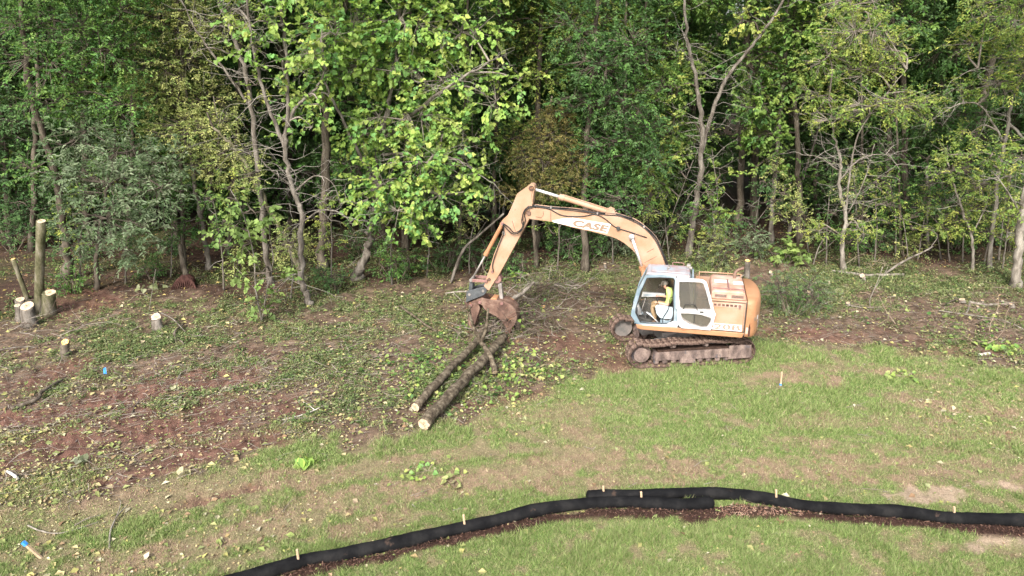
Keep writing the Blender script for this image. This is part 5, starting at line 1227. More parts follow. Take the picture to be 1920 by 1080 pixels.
# ---- boom cylinders either side
for yy in (yb + 0.11, YB - HB - 0.11):
    p0 = c2([(1168, 410)], yy)[0]; p1 = c2([(1236, 612)], yy)[0]; d = unit(p1 - p0); p2 = p1 + d * 0.85
    a = Acc(); a.cyl((p1[0], yy, p1[1]), (p2[0], yy, p2[1]), 0.085, 16); a.cyl((p1[0] - d[0] * .02, yy, p1[1] - d[1] * .02), (p1[0] + d[0] * .12, yy, p1[1] + d[1] * .12), 0.105, 16); a.box((p1[0] + d[0] * .2, yy + .09, p1[1] + d[1] * .2), (0.12, 0.08, 0.2))
    bc = a.obj('boom_cylinder', M['orange_deep'], ex, bevel=0.006)
    a = Acc(); a.cyl((p0[0], yy, p0[1]), (p1[0], yy, p1[1]), 0.045, 14); a.cyl((p0[0], yy - .05, p0[1]), (p0[0], yy + .05, p0[1]), 0.09, 14); a.obj('rod', M['chrome'], bc, True)

# ---- stick
st = [(478, 58), (497, 56), (510, 66), (514, 85), (506, 120), (500, 180), (488, 235), (474, 296), (420, 398), (370, 488), (320, 580), (270, 672), (236, 722), (205, 775), (178, 762), (170, 742), (204, 640), (240, 522), (280, 430), (306, 362), (300, 335), (288, 305), (300, 292), (330, 266), (358, 205), (393, 122), (455, 78)]
YS = YB; hs_ = 0.17
sp_ = c2(st, YS + hs_)
stick = Acc().prism(sp_, YS - hs_, YS + hs_).obj('stick', M['orange'], ex, bevel=0.015)
for pp, r, m in (((491, 82), 0.085, 'rustjaw'), ((474, 250), 0.06, 'rustjaw'), ((296, 322), 0.06, 'pinkpin'), ((206, 697), 0.055, 'rustjaw'), ((228, 645), 0.045, 'pinkpin')):
    q = c2([pp], YS + hs_)[0]; Acc().cyl((q[0], YS - hs_ - .035, q[1]), (q[0], YS + hs_ + .04, q[1]), r, 16).obj('pin', M[m], stick, bevel=0.006)
a = Acc()
for pp in ([(360, 300), (383, 372)], [(503, 95), (492, 130), (498, 170)]):
    a.tube([(x, YS + hs_ + .003, z) for x, z in c2(pp, YS + hs_)], 0.007, 5)
a.obj('weld_seam', M['rustjaw'], stick)
q = c2([(306, 385)], YS + hs_)[0]; Acc().box((q[0], YS + hs_ + .03, q[1]), (0.08, 0.05, 0.12)).obj('valve_block', M['steel'], stick, bevel=0.01)

def cylinder(name, pa, pb, pc, yy, r, rr, m, rodm, box=True):
    """barrel pa-pb, rod pb-pc, in (x, z)"""
    P = lambda q: (q[0], yy, q[1])
    d = unit(pb - pa)
    a = Acc(); a.cyl(P(pa), P(pb), r, 16); a.cyl(P(pb - d * .16), P(pb + d * .02), r * 1.25, 16); a.cyl((pa[0], yy - .09, pa[1]), (pa[0], yy + .09, pa[1]), r * 1.1, 14)
    a.tube([P(pa + d * .1 + np.array([0, r + .025])), P(pb - d * .1 + np.array([0, r + .025]))], 0.016, 6)
    c = a.obj(name, M[m], ex, bevel=0.006)
    a = Acc(); a.cyl(P(pb), P(pc), rr, 14); a.cyl((pc[0], yy - .07, pc[1]), (pc[0], yy + .07, pc[1]), rr * 1.7, 14); a.obj('rod', M[rodm], c, True)
    return c
A_ = lambda u, v: c2([(u, v)], YB)[0]
cylinder('stick_cylinder', A_(1028, 250), A_(682, 141), A_(494, 84), YB, 0.085, 0.05, 'orange', 'chrome')
a = Acc(); q = c2([(985, 268), (1000, 225), (1025, 212), (1050, 225), (1080, 275)], YB)
for yy in (YB - .12, YB + .12): a.prism(q, yy - .02, yy + .02)
a.obj('cylinder_bracket', M['orange'], ex, bevel=0.008)
cylinder('bucket_cylinder', A_(296, 322), A_(182, 532), A_(95, 690), YS, 0.07, 0.035, 'orange_deep', 'steel')
# ---- linkage, coupler, grapple
for yy in (YS - hs_ - .05, YS + hs_ + .05):
    p0, p1 = A_(96, 692), A_(205, 697); d = p1 - p0; nrm = np.array([-d[1], d[0]]) / np.linalg.norm(d) * 0.055
    Acc().prism([p0 - nrm, p1 - nrm, p1 + nrm, p0 + nrm], yy - .025, yy + .025).obj('guide_link', M['pinkpin'], ex, bevel=0.012)
p0, p1 = A_(95, 690), A_(82, 800)
for yy in (YS - .11, YS + .11):
    Acc().prism([p0 + (-.06, 0.03), p0 + (.06, .03), p1 + (.07, 0), p1 + (-.07, 0)], yy - .03, yy + .03).obj('bucket_link', M['coupler'], ex, bevel=0.012)
Acc().cyl((p0[0], YS - .26, p0[1]), (p0[0], YS + .26, p0[1]), 0.06, 14).obj('link_pin', M['steel'], ex, bevel=0.006)
cq = c5([(90, 398), (255, 352), (290, 352), (316, 375), (312, 408), (285, 440), (80, 522), (84, 440)], YS + .24)
cl_ = Acc()
for y0, y1 in ((YS + .20, YS + .25), (YS - .25, YS - .20)): cl_.prism(cq, y0, y1)
cl_.prism(c5([(100, 420), (220, 390), (280, 430), (90, 505)], YS + .1), YS - .2, YS + .2)
coup = cl_.obj('coupler', M['coupler'], ex, bevel=0.012)
for u, v in ((275, 392), (122, 434)):
    q = c5([(u, v)], YS + .25)[0]; Acc().cyl((q[0], YS - .29, q[1]), (q[0], YS + .28, q[1]), 0.05, 14).obj('pin', M['steel'], coup, bevel=0.006)
for u, v in ((138, 484), (153, 478)):
    q = c5([(u, v)], YS + .25)[0]; Acc().cyl((q[0], YS + .249, q[1]), (q[0], YS + .256, q[1]), 0.012, 8).obj('bolt_hole', M['black'], coup)
# right jaw: two curved side plates, a back plate and stiffeners
jw = 0.30
j_out = [(220, 500), (235, 482), (270, 474), (360, 492), (430, 500), (520, 515), (590, 555), (635, 610), (655, 665), (652, 720), (625, 780), (590, 815), (560, 845), (540, 830), (520, 790)]
j_in = [(500, 760), (470, 720), (420, 680), (340, 640), (285, 598), (270, 560), (240, 545)]
jp = c5(j_out + j_in, YS + jw)
ja = Acc()
for y0 in (YS + jw - .05, YS - jw): ja.prism(jp, y0, y0 + .05)
jaw = ja.obj('grapple_jaw', M['rustjaw'], ex, bevel=0.012)
bk = c5([(380, 505), (430, 500), (520, 515), (590, 555), (635, 610), (655, 665), (652, 720), (620, 790), (575, 835)], YS + jw)
a = Acc()
for q0, q1 in zip(bk[:-1], bk[1:]):
    d = unit(q1 - q0); nn_ = np.array([-d[1], d[0]]); nn_ = nn_ if nn_[1] < 0 else -nn_
    if nn_ @ (np.array(bk[4]) - np.array(c5([(400, 650)], YS + jw)[0])) > 0: nn_ = -nn_
    a.prism([q0, q1, q1 + nn_ * .04, q0 + nn_ * .04], YS - jw + .05, YS + jw - .05)
a.obj('back_plate', M['rustjaw'], jaw)
for k in range(3):
    q = c5([(520 + 10 * k, 800), (590, 775), (600, 830), (560, 905), (500, 930), (480, 905), (520, 860)], YS + jw - .25 * k)
    Acc().prism(q, YS + jw - .07 - .25 * k, YS + jw - .01 - .25 * k - .02).obj('jaw_tine', M['rustjaw'], jaw, bevel=0.01)
Acc().prism(c5([(300, 520), (420, 560), (520, 650), (500, 690), (400, 600), (290, 560)], YS + jw), YS + jw + .001, YS + jw + .02).obj('wear_plate', M['rustjaw'], jaw, bevel=0.006)
Acc().prism(c5([(350, 490), (390, 448), (440, 458), (455, 500), (430, 520)], YS), YS - .2, YS + .2).obj('lug', M['orange_deep'], jaw, bevel=0.015)
for u, v in ((240, 520), (486, 535)):
    q = c5([(u, v)], YS + jw)[0]; Acc().cyl((q[0], YS - jw - .04, q[1]), (q[0], YS + jw + .04, q[1]), 0.055, 14).obj('pin', M['pinkpin'], jaw, bevel=0.006)
# left jaw
lp = c5([(100, 555), (108, 535), (135, 522), (180, 530), (225, 550), (240, 590), (225, 640), (205, 700), (185, 770), (170, 840), (150, 862), (125, 820), (108, 750), (115, 680), (135, 610)], YS + .22)
la_ = Acc()
for y0 in (YS + .17, YS - .22): la_.prism(lp, y0, y0 + .05)
la_.prism(c5([(120, 700), (150, 640), (180, 700), (160, 800), (130, 790)], YS), YS - .17, YS + .17)
jl = la_.obj('grapple_jaw', M['rustjaw'], ex, bevel=0.012)
q = c5([(135, 552)], YS + .22)[0]; Acc().cyl((q[0], YS - .27, q[1]), (q[0], YS + .27, q[1]), 0.06, 14).obj('pin', M['pinkpin'], jl, bevel=0.006)
# bridging yoke between coupler and jaws
Acc().prism(c5([(90, 520), (280, 440), (300, 480), (250, 530), (180, 540), (110, 560)], YS), YS - .16, YS + .16).obj('grapple_yoke', M['rustjaw'], ex, bevel=0.015)
# brace strut holding the right jaw off the stick
a = Acc(); k0 = c5([(440, 250)], YS)[0]
Acc().cyl((k0[0], YS - .13, k0[1]), (k0[0], YS + .13, k0[1]), 0.155, 22).obj('strut_mount', M['pinkpin'], ex, bevel=0.015)
Acc().cyl((k0[0], YS - .15, k0[1]), (k0[0], YS + .15, k0[1]), 0.05, 14).obj('strut_pin', M['rustjaw'], ex, bevel=0.006)
q0, q1 = c5([(465, 300), (488, 510)], YS)
Acc().prism([q0 + (.07, 0), q0 + (-.07, 0), q1 + (-.06, 0), q1 + (.06, 0)], YS - .07, YS + .07).obj('brace_strut', M['steel'], ex, bevel=0.015)
# ------------------------------------------------------------------ the operator
def person():
    yc = 0.76
    def P(u, v, dy=0.0, y=None):
        q = c3([(u, v)], yc)[0]; return np.array([q[0], yc + dy, q[1]])
    root = empty('person', tuple(LW(*P(700, 700))), math.radians(180 - EYAW))
    o0 = P(700, 700)
    J, R, E, T = [], [], [], []
    def add(p, r, par, t):
        J.append(p - o0); R.append(r); T.append(t)
        if par is not None: E.append((par, len(J) - 1))
        return len(J) - 1
    pel = add(P(705, 682), (0.15, 0.13), None, 'khaki')
    wai = add(P(712, 610), (0.145, 0.115), pel, 'shirt')
    che = add(P(712, 510), (0.165, 0.125), wai, 'shirt')
    upp = add(P(700, 448), (0.12, 0.10), che, 'shirt')
    nek = add(P(676, 418), (0.058, 0.058), upp, 'skin')
    hd0 = add(P(652, 400), (0.075, 0.078), nek, 'skin')
    hd1 = add(P(640, 362), (0.098, 0.092), hd0, 'skin')
    hands = []
    for s in (1, -1):
        sh_ = add(P(708, 468, s * 0.20), (0.075, 0.075), upp, 'shirt')
        el0 = add(P(715, 550, s * 0.255), (0.062, 0.062), sh_, 'shirt')
        el = add(P(690, 636 - (0 if s > 0 else 40), s * 0.27), (0.046, 0.046), el0, 'skin')
        wr = add(P(560, 612 - (0 if s > 0 else 42), s * 0.22), (0.031, 0.031), el, 'skin')
        pm = add(P(528, 606 - (0 if s > 0 else 40), s * 0.215), (0.040, 0.032), wr, 'skin')
        hands.append((P(528, 606 - (0 if s > 0 else 40), s * 0.215) - o0, unit(P(500, 604, 0) - P(528, 606, 0)), s))
        th = add(P(640, 690, s * 0.10), (0.10, 0.10), pel, 'khaki')
        th2 = add(P(530, 668, s * 0.15), (0.085, 0.085), th, 'khaki')
        kn = add(P(438, 668, s * 0.17), (0.067, 0.067), th2, 'khaki')
        ca = add(P(455, 770, s * 0.17), (0.068, 0.068), kn, 'khaki')
        an = add(P(492, 880, s * 0.16), (0.046, 0.046), ca, 'khaki')
        he = add(P(498, 902, s * 0.16), (0.048, 0.045), an, 'boot')
        to = add(P(432, 912, s * 0.18), (0.042, 0.036), he, 'boot')
    me = bpy.data.meshes.new('body'); me.from_pydata([tuple(j) for j in J], E, [])
    o = bpy.data.objects.new('body', me); COL.objects.link(o)
    o.modifiers.new('skin', 'SKIN'); ss = o.modifiers.new('sub', 'SUBSURF'); ss.levels = ss.render_levels = 2
    for i, r in enumerate(R): me.skin_vertices[0].data[i].radius = r
    me.skin_vertices[0].data[0].use_root = True
    dg = bpy.context.evaluated_depsgraph_get(); m2 = bpy.data.meshes.new_from_object(o.evaluated_get(dg)); bpy.data.objects.remove(o)
    names = ['shirt', 'khaki', 'skin', 'boot']
    m2.materials.clear()
    for q in names: m2.materials.append(M[q])
    Jn = np.array(J)
    segs = [(i, j, t) for (i, j) in E for t in [None]]
    for p in m2.polygons:
        c = np.array(p.center); best = 1e9; mi = 0
        for i, j in E:
            a_, b_ = Jn[i], Jn[j]; t = np.clip((c - a_) @ (b_ - a_) / max(1e-9, (b_ - a_) @ (b_ - a_)), 0, 1)
            d = np.linalg.norm(c - a_ - t * (b_ - a_)) / (R[i][0] * (1 - t) + R[j][0] * t)
            if d < best: best = d; mi = names.index(T[i] if t < 0.5 else T[j])
        p.material_index = mi; p.use_smooth = True
    b = bpy.data.objects.new('body', m2); COL.objects.link(b); b.parent = root
    # fingers close round the levers
    for (c, d, s) in hands:
        up = np.array([0, 0, 1.0]); sd = unit(np.cross(d, up))
        f = Acc()
        for k, ln in enumerate((0.072, 0.080, 0.075, 0.060)):
            b0 = c + sd * (0.030 - 0.02 * k) + d * 0.02 + up * 0.012
            f.tube([b0, b0 + d * ln * .5 - up * .004, b0 + d * ln * .75 - up * .03, b0 + d * ln * .5 - up * .055], [0.011, 0.010, 0.009, 0.007], 6)
        b0 = c + sd * 0.038 * s - up * 0.01
        f.tube([b0, b0 + d * .03 + sd * .02 * s - up * .01, b0 + d * .055 + sd * .005 * s - up * .025], [0.013, 0.011, 0.008], 6)
        f.obj('fingers', M['skin'], root, True)
    h = P(640, 362) - o0; fw = np.array([1.0, 0, -0.28]); fw = unit(fw); upv = unit(np.array([0.28, 0, 1.0]))
    a = Acc(); a.ball(h + upv * 0.045, 0.112, 16, (1.08, 0.92, 0.80)); cap = a.obj('cap', M['cap'], root, True)
    a = Acc()
    th = np.linspace(-1.1, 1.1, 9)
    rin = np.array([h + upv * 0.035 + fw * 0.10 * math.cos(t) + np.array([0, 1, 0]) * 0.09 * math.sin(t) for t in th]); rout = np.array([h + upv * (0.02) + fw * (0.12 + 0.075 * math.cos(t) ** 1) + np.array([0, 1, 0]) * 0.085 * math.sin(t) for t in th])
    V = np.vstack([rin, rout, rin + upv * 0.008, rout + upv * 0.008]); k = np.arange(8); n = 9
    a.add(V, [np.vstack([np.column_stack([k, k + 1, n + k + 1, n + k]), np.column_stack([2 * n + k, 3 * n + k, 3 * n + k + 1, 2 * n + k + 1]), np.column_stack([n + k, n + k + 1, 3 * n + k + 1, 3 * n + k])])])
    a.obj('cap_brim', M['cap'], cap)
    a = Acc(); a.ball(h - fw * 0.038 - upv * 0.01, 0.093, 14, (0.85, 1.0, 0.9)); a.obj('hair', M['hair'], root, True)
    a = Acc(); a.tube([h + fw * .085 + upv * .01, h + fw * .118 - upv * .03, h + fw * .09 - upv * .04], [.012, .018, .012], 6); a.obj('nose', M['skin'], root, True)
    for s in (1, -1):
        a = Acc(); a.ball(h - upv * .02 + np.array([-.005, s * .092, 0]), .028, 8, (.9, .4, 1.2)); a.obj('ear', M['skin'], root, True)
        a = Acc(); a.ball(h + fw * .086 + upv * .0 + np.array([0, s * .034, 0]), .012, 8); a.obj('eye', M['hair'], root, True)
    a = Acc(); a.box(h + fw * .088 - upv * .062, (0.012, 0.045, 0.008)); a.obj('mouth', M['hair'], root)
    tag(root, "person in neon yellow shirt and camouflage cap seated in the cab holding levers", 'person')
person()

# ------------------------------------------------------------------ logs held in the jaws
def cutdisc(parent, c, d, r, m, off):
    """end grain: a slightly dished, uneven disc with a bark rim"""
    d = unit(np.array(d, float)); u = unit(np.cross(d, [0.2, 0.1, 0.97])); w = np.cross(d, u)
    n = 18; a = Acc(); a_ = np.arange(n) * 2 * math.pi / n
    rings = [(1.0, 0.0), (0.72, 0.006), (0.35, 0.004), (0.10, -0.004)]
    V = []; jit = 1 + 0.07 * rng.standard_normal(n)
    for f, h in rings:
        V.append(c - off + d * (0.006 + h) + (np.cos(a_)[:, None] * u + np.sin(a_)[:, None] * w) * (r * f * (jit * f + (1 - f)))[:, None])
    i = np.arange(3)[:, None] * n; j = np.arange(n)[None, :]; j2 = (j + 1) % n
    a.add(np.vstack(V), [np.stack([i + j, i + j2, i + n + j2, i + n + j], -1).reshape(-1, 4)])
    a.obj('cut_face', m, parent, True)
    h = Acc(); hv = c - off + d * 0.0145 + (np.cos(a_)[:, None] * u + np.sin(a_)[:, None] * w) * (r * .46 * (1 + .12 * rng.standard_normal(n)))[:, None]; h.add(hv, np.arange(n)); h.obj('heartwood', M['heart'], parent)
    p = Acc(); p.ball(c - off + d * 0.010, r * 0.11, 8, (1, 1, 1)); p.obj('pith', M['bark_log'], parent, True)

def log(name, label, pts, r0, r1, bark, cuts=(0,), cat='log', m='cut', group=None, n=12, wob=0.14, forks=()):
    sp = spline(pts, 6); off = sp[0].copy()
    root = empty(name, tuple(off))
    rr = np.linspace(r0, r1, len(sp)) * (1 + 0.05 * rng.standard_normal(len(sp)))
    sp[1:-1] += 0.1 * r0 * rng.standard_normal((len(sp) - 2, 3))
    a = Acc(); a.tube(sp - off, rr, n, True, wob)
    for fk, fr0, fr1 in forks:
        fs = spline(fk, 5); a.tube(fs - off, np.linspace(fr0, fr1, len(fs)), 7, True, wob)
    a.obj('bark', bark, root, True)
    if 0 in cuts: cutdisc(root, sp[0], sp[0] - sp[1], r0 * 0.93, M[m], off)
    if 1 in cuts: cutdisc(root, sp[-1], sp[-1] - sp[-2], r1 * 0.93, M[m], off)
    return tag(root, label, cat, group)
JW = lambda u, v, y: (lambda q: LW(q[0], y, q[1]))(c5([(u, v)], y)[0])
def straight(p, q, r0, over=.18):
    return [p, p + (q - p) * .35 + np.array([0, 0, .02]), p + (q - p) * .7 - np.array([0, 0, .01]), q, q + (q - p) * over]
log('log', "longer grey barked log on the left, its ringed cut end resting on the ground", straight(GP(779, 765, 0.17), GP(904, 629, .36),   .15), 0.130, 0.105, M['bark_log'])
log('log', "thickest brown furrowed log, cut end nearest to the lawn", straight(GP(795, 796, 0.21), GP(927, 652, .36), .2), 0.175, 0.135, M['bark_log'])
e0 = GP(928, 698, 0.24); b2 = GP(903, 645, .62); Yb = b2[1]
log('bent_log', "bent forked limb curving down from the jaws to a pale cut end", [e0, GP(925, 681, .34), GP(917, 660, .52), b2, AT(891, 621, Yb + .1), AT(882, 594, Yb + .2), AT(880, 572, Yb + .3)], 0.10, 0.035, M['bark_log'], n=9,
    forks=[([b2 + np.array([0, 0, .02]), AT(911, 618, Yb + .05), AT(914, 592, Yb + .1), AT(915, 578, Yb + .15)], 0.06, 0.035), ([AT(890, 612, Yb + .15), AT(886, 604, Yb), AT(882, 600, Yb - .1)], 0.03, 0.012)])
log('branch', "grey branch rising right of the jaws over the brush pile", [GP(955, 590, .1), JW(590, 500, -.6), JW(700, 430, -.8), JW(800, 340, -1.0), JW(850, 290, -1.1)], 0.10, 0.045, M['bark_grey'], cuts=(), cat='branch',
    forks=[([JW(690, 435, -.8), JW(640, 400, -.7), JW(600, 370, -.7)], .03, .01), ([JW(700, 430, -.8), JW(790, 480, -.8), JW(860, 480, -.8)], .025, .008), ([JW(620, 470, -.7), JW(570, 440, -.6), JW(500, 480, -.5)], .022, .006)])
log('branch', "thin branch poking out left of the dark coupler", [JW(-150, 420, -.3), JW(-40, 405, -.3), JW(60, 400, -.2), JW(110, 400, -.1)], 0.02, 0.04, M['bark_pale'], cuts=(), cat='branch', forks=[([JW(-60, 410, -.3), JW(0, 470, -.3), JW(30, 510, -.3)], .02, .012)])
# brush pile round the jaws
def brush(name, label, c, rad, n, ln, cols, r=0.012, zmax=0.6, leafy=None):
    a = Acc(); la = Acc()
    for i in range(n):
        p = np.array([c[0] + rnd.gauss(0, rad[0]), c[1] + rnd.gauss(0, rad[1]), 0]); p[2] = HZ(p[0], p[1]) + rnd.random() ** 1.5 * zmax
        az = rnd.gauss(0.3, 1.0)
        twigs(a, p, (math.cos(az), math.sin(az) * .8, rnd.uniform(-.15, .35)), ln * rnd.uniform(.5, 1.3), r * rnd.uniform(.6, 1.5), 1, rnd.choice(cols), 0.05)
    root = empty(name, (0, 0, 0)); a.obj('sticks', M['twig'], root, True)['kind'] = 'stuff'
    if leafy:
        m = 900 if leafy is True else leafy
        C = np.column_stack([rng.normal(c[0], rad[0] * .9, m), rng.normal(c[1], rad[1] * .9, m), np.zeros(m)]); C[:, 2] = height(C[:, 0], C[:, 1]) + rng.random(m) * zmax * .7 + .03
        leaves(la, C, unit(rng.standard_normal((m, 3)) * np.array([1, 1, .4])), unit(np.array([0, -.2, 1.0]) + .5 * rng.standard_normal((m, 3))), rng.uniform(.07, .17, m), pick(PAL_CAT[:2] + PAL_OLIVE + PAL_GREEN, m, .25), .7, .15, True)
        la.obj('leaves', M['leaf'], root)['kind'] = 'stuff'
    tag(root, label, 'brush pile')
    return root
BR = [(0.12, 0.095, 0.074), (0.17, 0.14, 0.115), (0.085, 0.06, 0.046), (0.23, 0.20, 0.17)]
b = GP(925, 625); brush('brush_pile', "tangled bare brush with leaves gathered under the grapple jaws", (b[0], b[1]), (1.0, .7), 95, 1.1, BR, .012, .5, 60)
b = GP(978, 606); brush('brush_pile', "dark tangle of thin branches hanging off the right jaw down to the ground", (b[0], b[1]), (.75, .7), 130, 1.2, [(.06, .044, .034), (.095, .075, .058), (.14, .115, .09)], .015, .95, 90)
b = GP(1010, 560); brush('brush_pile', "loose grey brush heap right of the jaws and in front of the wood", (b[0], b[1]), (1.1, 1.1), 110, 1.4, BR, .015, .9)
b = GP(830, 700); brush('brush_pile', "leafy cut tops scattered along the left side of the logs", (b[0], b[1]), (1.4, 1.4), 40, .9, BR, .009, .25, 420)
b = GP(970, 700); brush('brush_pile', "flattened leafy brush between the logs and the tracks", (b[0], b[1]), (.9, .9), 30, .9, BR, .009, .2, 260)
b = GP(200, 720); brush('brush_pile', "wide mat of grey brush along the red ruts on the left", (b[0], b[1]), (3.4, 1.3), 130, 1.1, BR, .006, .16)
b = GP(60, 625); brush('brush_pile', "stack of thin grey sticks in front of the twin stump", (b[0], b[1]), (1.2, .5), 34, 1.7, BR, .012, .25)
b = GP(480, 735); brush('brush_pile', "pale dry brush spread over the middle of the cleared strip", (b[0], b[1]), (2.2, 1.2), 110, .9, BR, .0055, .14)
b = GP(1560, 600); brush('brush_pile', "thin brown brush flattened behind and right of the counterweight", (b[0], b[1]), (2.6, 1.2), 60, 1.0, BR, .0065, .16)
b = GP(1840, 620); brush('brush_pile', "dark leafy brush heaped at the right edge of the strip", (b[0], b[1]), (1.7, 1.6), 130, 1.4, [(.15, .105, .08), (.21, .16, .12), (.10, .07, .05)], .011, .30, 120)
b = GP(1640, 500); brush('brush_pile', "upright dry stalks around the fallen log at the foot of the crooked tree", (b[0], b[1]), (1.3, .5), 34, .9, [(.26, .21, .15), (.34, .28, .21)], .009, .35)
b = GP(1100, 520); brush('brush_pile', "brown twiggy brush behind the tracks under the boom", (b[0], b[1]), (1.6, 1.0), 45, 1.0, BR, .010, .3)

# ------------------------------------------------------------------ stumps, fallen wood
def stump(name, label, px, py, toppx, toppy, r, bark, m='cut', cut=True, cat='stump', group=None, tilt=14):
    p = GP(px, py); t = AT(toppx, toppy, p[1] + 0.02)
    ax = t - p; hgt = np.linalg.norm(ax)
    root = empty(name, tuple(p)); n = 14
    ts = [0, .12, .4, .8, 1.0]; rr = [r * 1.35, r * 1.12, r * 1.02, r, r * .98]
    a = Acc(); a.tube([ax * (tt - 0.02) + 0.02 * r * rng.standard_normal(3) for tt in ts], rr, n, True, .12)
    tn = math.tan(math.radians(tilt)); Vt = a.V[-1]
    Vt[-n:, 2] += (Vt[-n:, 1] - Vt[-n:, 1].mean()) * tn; a.V[-1] = Vt
    a.obj('bark', bark, root, True)
    if cut: cutdisc(root, Vt[-n:].mean(0), np.array([ax[0] / hgt * .5, -tn, 1.0]), r * .95, M[m], np.zeros(3))
    return tag(root, label, cat, group)
stump('stump', "front pale stump of the left pair with a ringed cut top", 56, 610, 50, 573, 0.235, M['bark_grey'], tilt=28)
stump('stump', "back stump of the left pair with its slanting yellow cut", 40, 596, 37, 561, 0.17, M['bark_grey'])
stump('stump', "slim stump wedged against the left side of the ringed stump", 38, 604, 33, 572, 0.11, M['bark_grey'])
stump('stump', "tall mossy stump beside the high grey trunk stub", 92, 592, 92, 548, 0.235, M['bark_moss'])
stump('stump', "short stump with an orange cut face alone in the slash", 122, 668, 121, 641, 0.135, M['bark_dark'], 'cut_orange', tilt=26)
stump('stump', "round cut stump with dark pith left of the grey tree", 296, 616, 292, 594, 0.175, M['bark_grey'], tilt=42)
stump('trunk_stub', "high standing grey trunk stub cut flat at the top near the left edge", 73, 585, 77, 411, 0.16, M['bark_moss'], cat='stump')
stump('leaning_stub', "broken mossy dead trunk leaning left behind the pale stumps", 52, 562, 24, 484, 0.085, M['bark_moss'], 'cut_orange', cat='snag')
stump('stump', "tall thin stump with orange cut top behind the excavator hood", 1400, 521, 1402, 488, 0.115, M['bark_grey'], 'cut_orange')
stump('stump', "small white cut stump at the foot of the fallen log", 1618, 525, 1617, 517, 0.11, M['bark_grey'], 'cut', tilt=55)
stump('stump', "tiny white topped stump in the weeds behind the counterweight", 1446, 517, 1445, 510, 0.08, M['bark_grey'], 'cut', tilt=55)
stump('stump', "low dark stump with white chipped top right of the wispy shrub", 1518, 555, 1517, 547, 0.13, M['bark_dark'], 'cut')
stump('stump', "little pale stump between the shrub and the low dark stump", 1521, 545, 1519, 535, 0.075, M['bark_pale'], 'cut')
stump('stump', "small reddish stump left of the jaws brush near the tracks", 1020, 585, 1019, 575, 0.09, M['roots'], 'cut_orange')
stump('stump', "small stump far behind the tracks under the boom, with a white top", 1135, 503, 1134, 494, 0.06, M['bark_grey'], 'cut')
for (px, py, r, lb) in [(1804, 562, .12, "pale cut stump left of the white fallen branch"), (1842, 563, .06, "small cut stump behind the white fallen branch"), (1897, 570, .09, "cut stump at the right end of the white fallen branch"), (1833, 574, .06, "low cut stump in front of the white fallen branch"), (1590, 568, .09, "white chipped stump in the brown slash left of the bare stick")]:
    stump('stump', lb, px, py + 7, px, py, r, M['bark_grey'], 'cut')
def pxlog(name, label, pts, r0, r1, bark, dz=0.05, cuts=(), cat='branch', forks=(), group=None):
    P_ = [GP(p[0], p[1], dz + (p[2] if len(p) > 2 else 0)) for p in pts]
    fk = [([GP(p[0], p[1], dz + (p[2] if len(p) > 2 else 0)) for p in f], a, b) for f, a, b in forks]
    return log(name, label, P_, r0, r1, bark, cuts, cat, 'cut', group, 8, .15, fk)
def upbranch(name, label, pts, r0, r1, bark, forks=(), cat='branch', Y=None):
    b = GP(*pts[0][:2]); Y = b[1]
    P_ = [b] + [AT(p[0], p[1], Y + (p[2] if len(p) > 2 else 0)) for p in pts[1:]]
    fk = [([AT(p[0], p[1], Y + (p[2] if len(p) > 2 else 0)) for p in f], a, c) for f, a, c in forks]
    return log(name, label, P_, r0, r1, bark, (), cat, 'cut', None, 8, .15, fk)
pxlog('fallen_log', "old grey fallen log lying at the foot of the crooked small tree", [(1560, 508), (1620, 514), (1694, 516)], .075, .07, M['bark_pale'], .07, (1,), 'log')
upbranch('fallen_branch', "long pale fallen branch rising right towards the broken snag", [(1660, 512), (1700, 487), (1730, 473), (1749, 462)], .055, .03, M['bark_grey'], [([(1703, 485), (1699, 450), (1694, 415), (1690, 405)], .02, .012), ([(1745, 464), (1757, 440), (1720, 420), (1672, 404)], .02, .008)])
pxlog('fallen_branch', "white barkless branch lying in the slash near the right edge", [(1816, 566), (1835, 570), (1860, 571), (1900, 568)], .06, .05, M['bark_pale'], .06, (1,), 'branch', [([(1818, 566, .05), (1816, 578), (1812, 588)], .05, .03)])
pxlog('branch', "thin brown branch lying left of the white barkless branch", [(1770, 572), (1790, 563, .1), (1808, 562)], .03, .04, M['bark_dark'])
pxlog('branch', "long thin branch crossing the slash at the right edge", [(1760, 582), (1830, 594, .05), (1880, 602, .1), (1925, 618)], .03, .02, M['bark_pale'])
pxlog('branch', "pale thin branch forking toward the bottom of the right slash", [(1825, 595), (1850, 602, .1), (1880, 620)], .025, .012, M['bark_pale'])
upbranch('bare_stick', "bare upright stick standing alone in the right slash", [(1631, 578), (1631, 562), (1638, 545), (1650, 515), (1655, 500)], .025, .012, M['bark_pale'], [([(1638, 545), (1660, 510), (1665, 500)], .014, .006)])
pxlog('branch', "thin white stick lying flat left of the bare upright stick", [(1595, 576), (1625, 577), (1660, 575)], .02, .018, M['bark_pale'])
upbranch('bare_branch', "forked grey branch leaning over the shrub right of the hood", [(1525, 495), (1531, 475), (1540, 455), (1560, 430)], .035, .015, M['bark_pale'], [([(1533, 475), (1552, 462), (1565, 450)], .018, .008)])
pxlog('branch', "pale forked stick pointing at the exhaust behind the hood", [(1360, 530, .1), (1380, 522, .25), (1396, 515, .4)], .04, .03, M['bark_pale'])
pxlog('branch', "long pale branch on the grass left of the log ends", [(530, 788), (570, 775), (600, 762, .05), (622, 752)], .022, .012, M['white_wood'], .03, (), 'branch', [([(590, 768), (566, 752), (560, 755)], .012, .006)])
pxlog('branch', "short brown stick lying across the red rut", [(248, 774), (254, 760), (262, 750, .03)], .025, .015, M['bark_dark'])
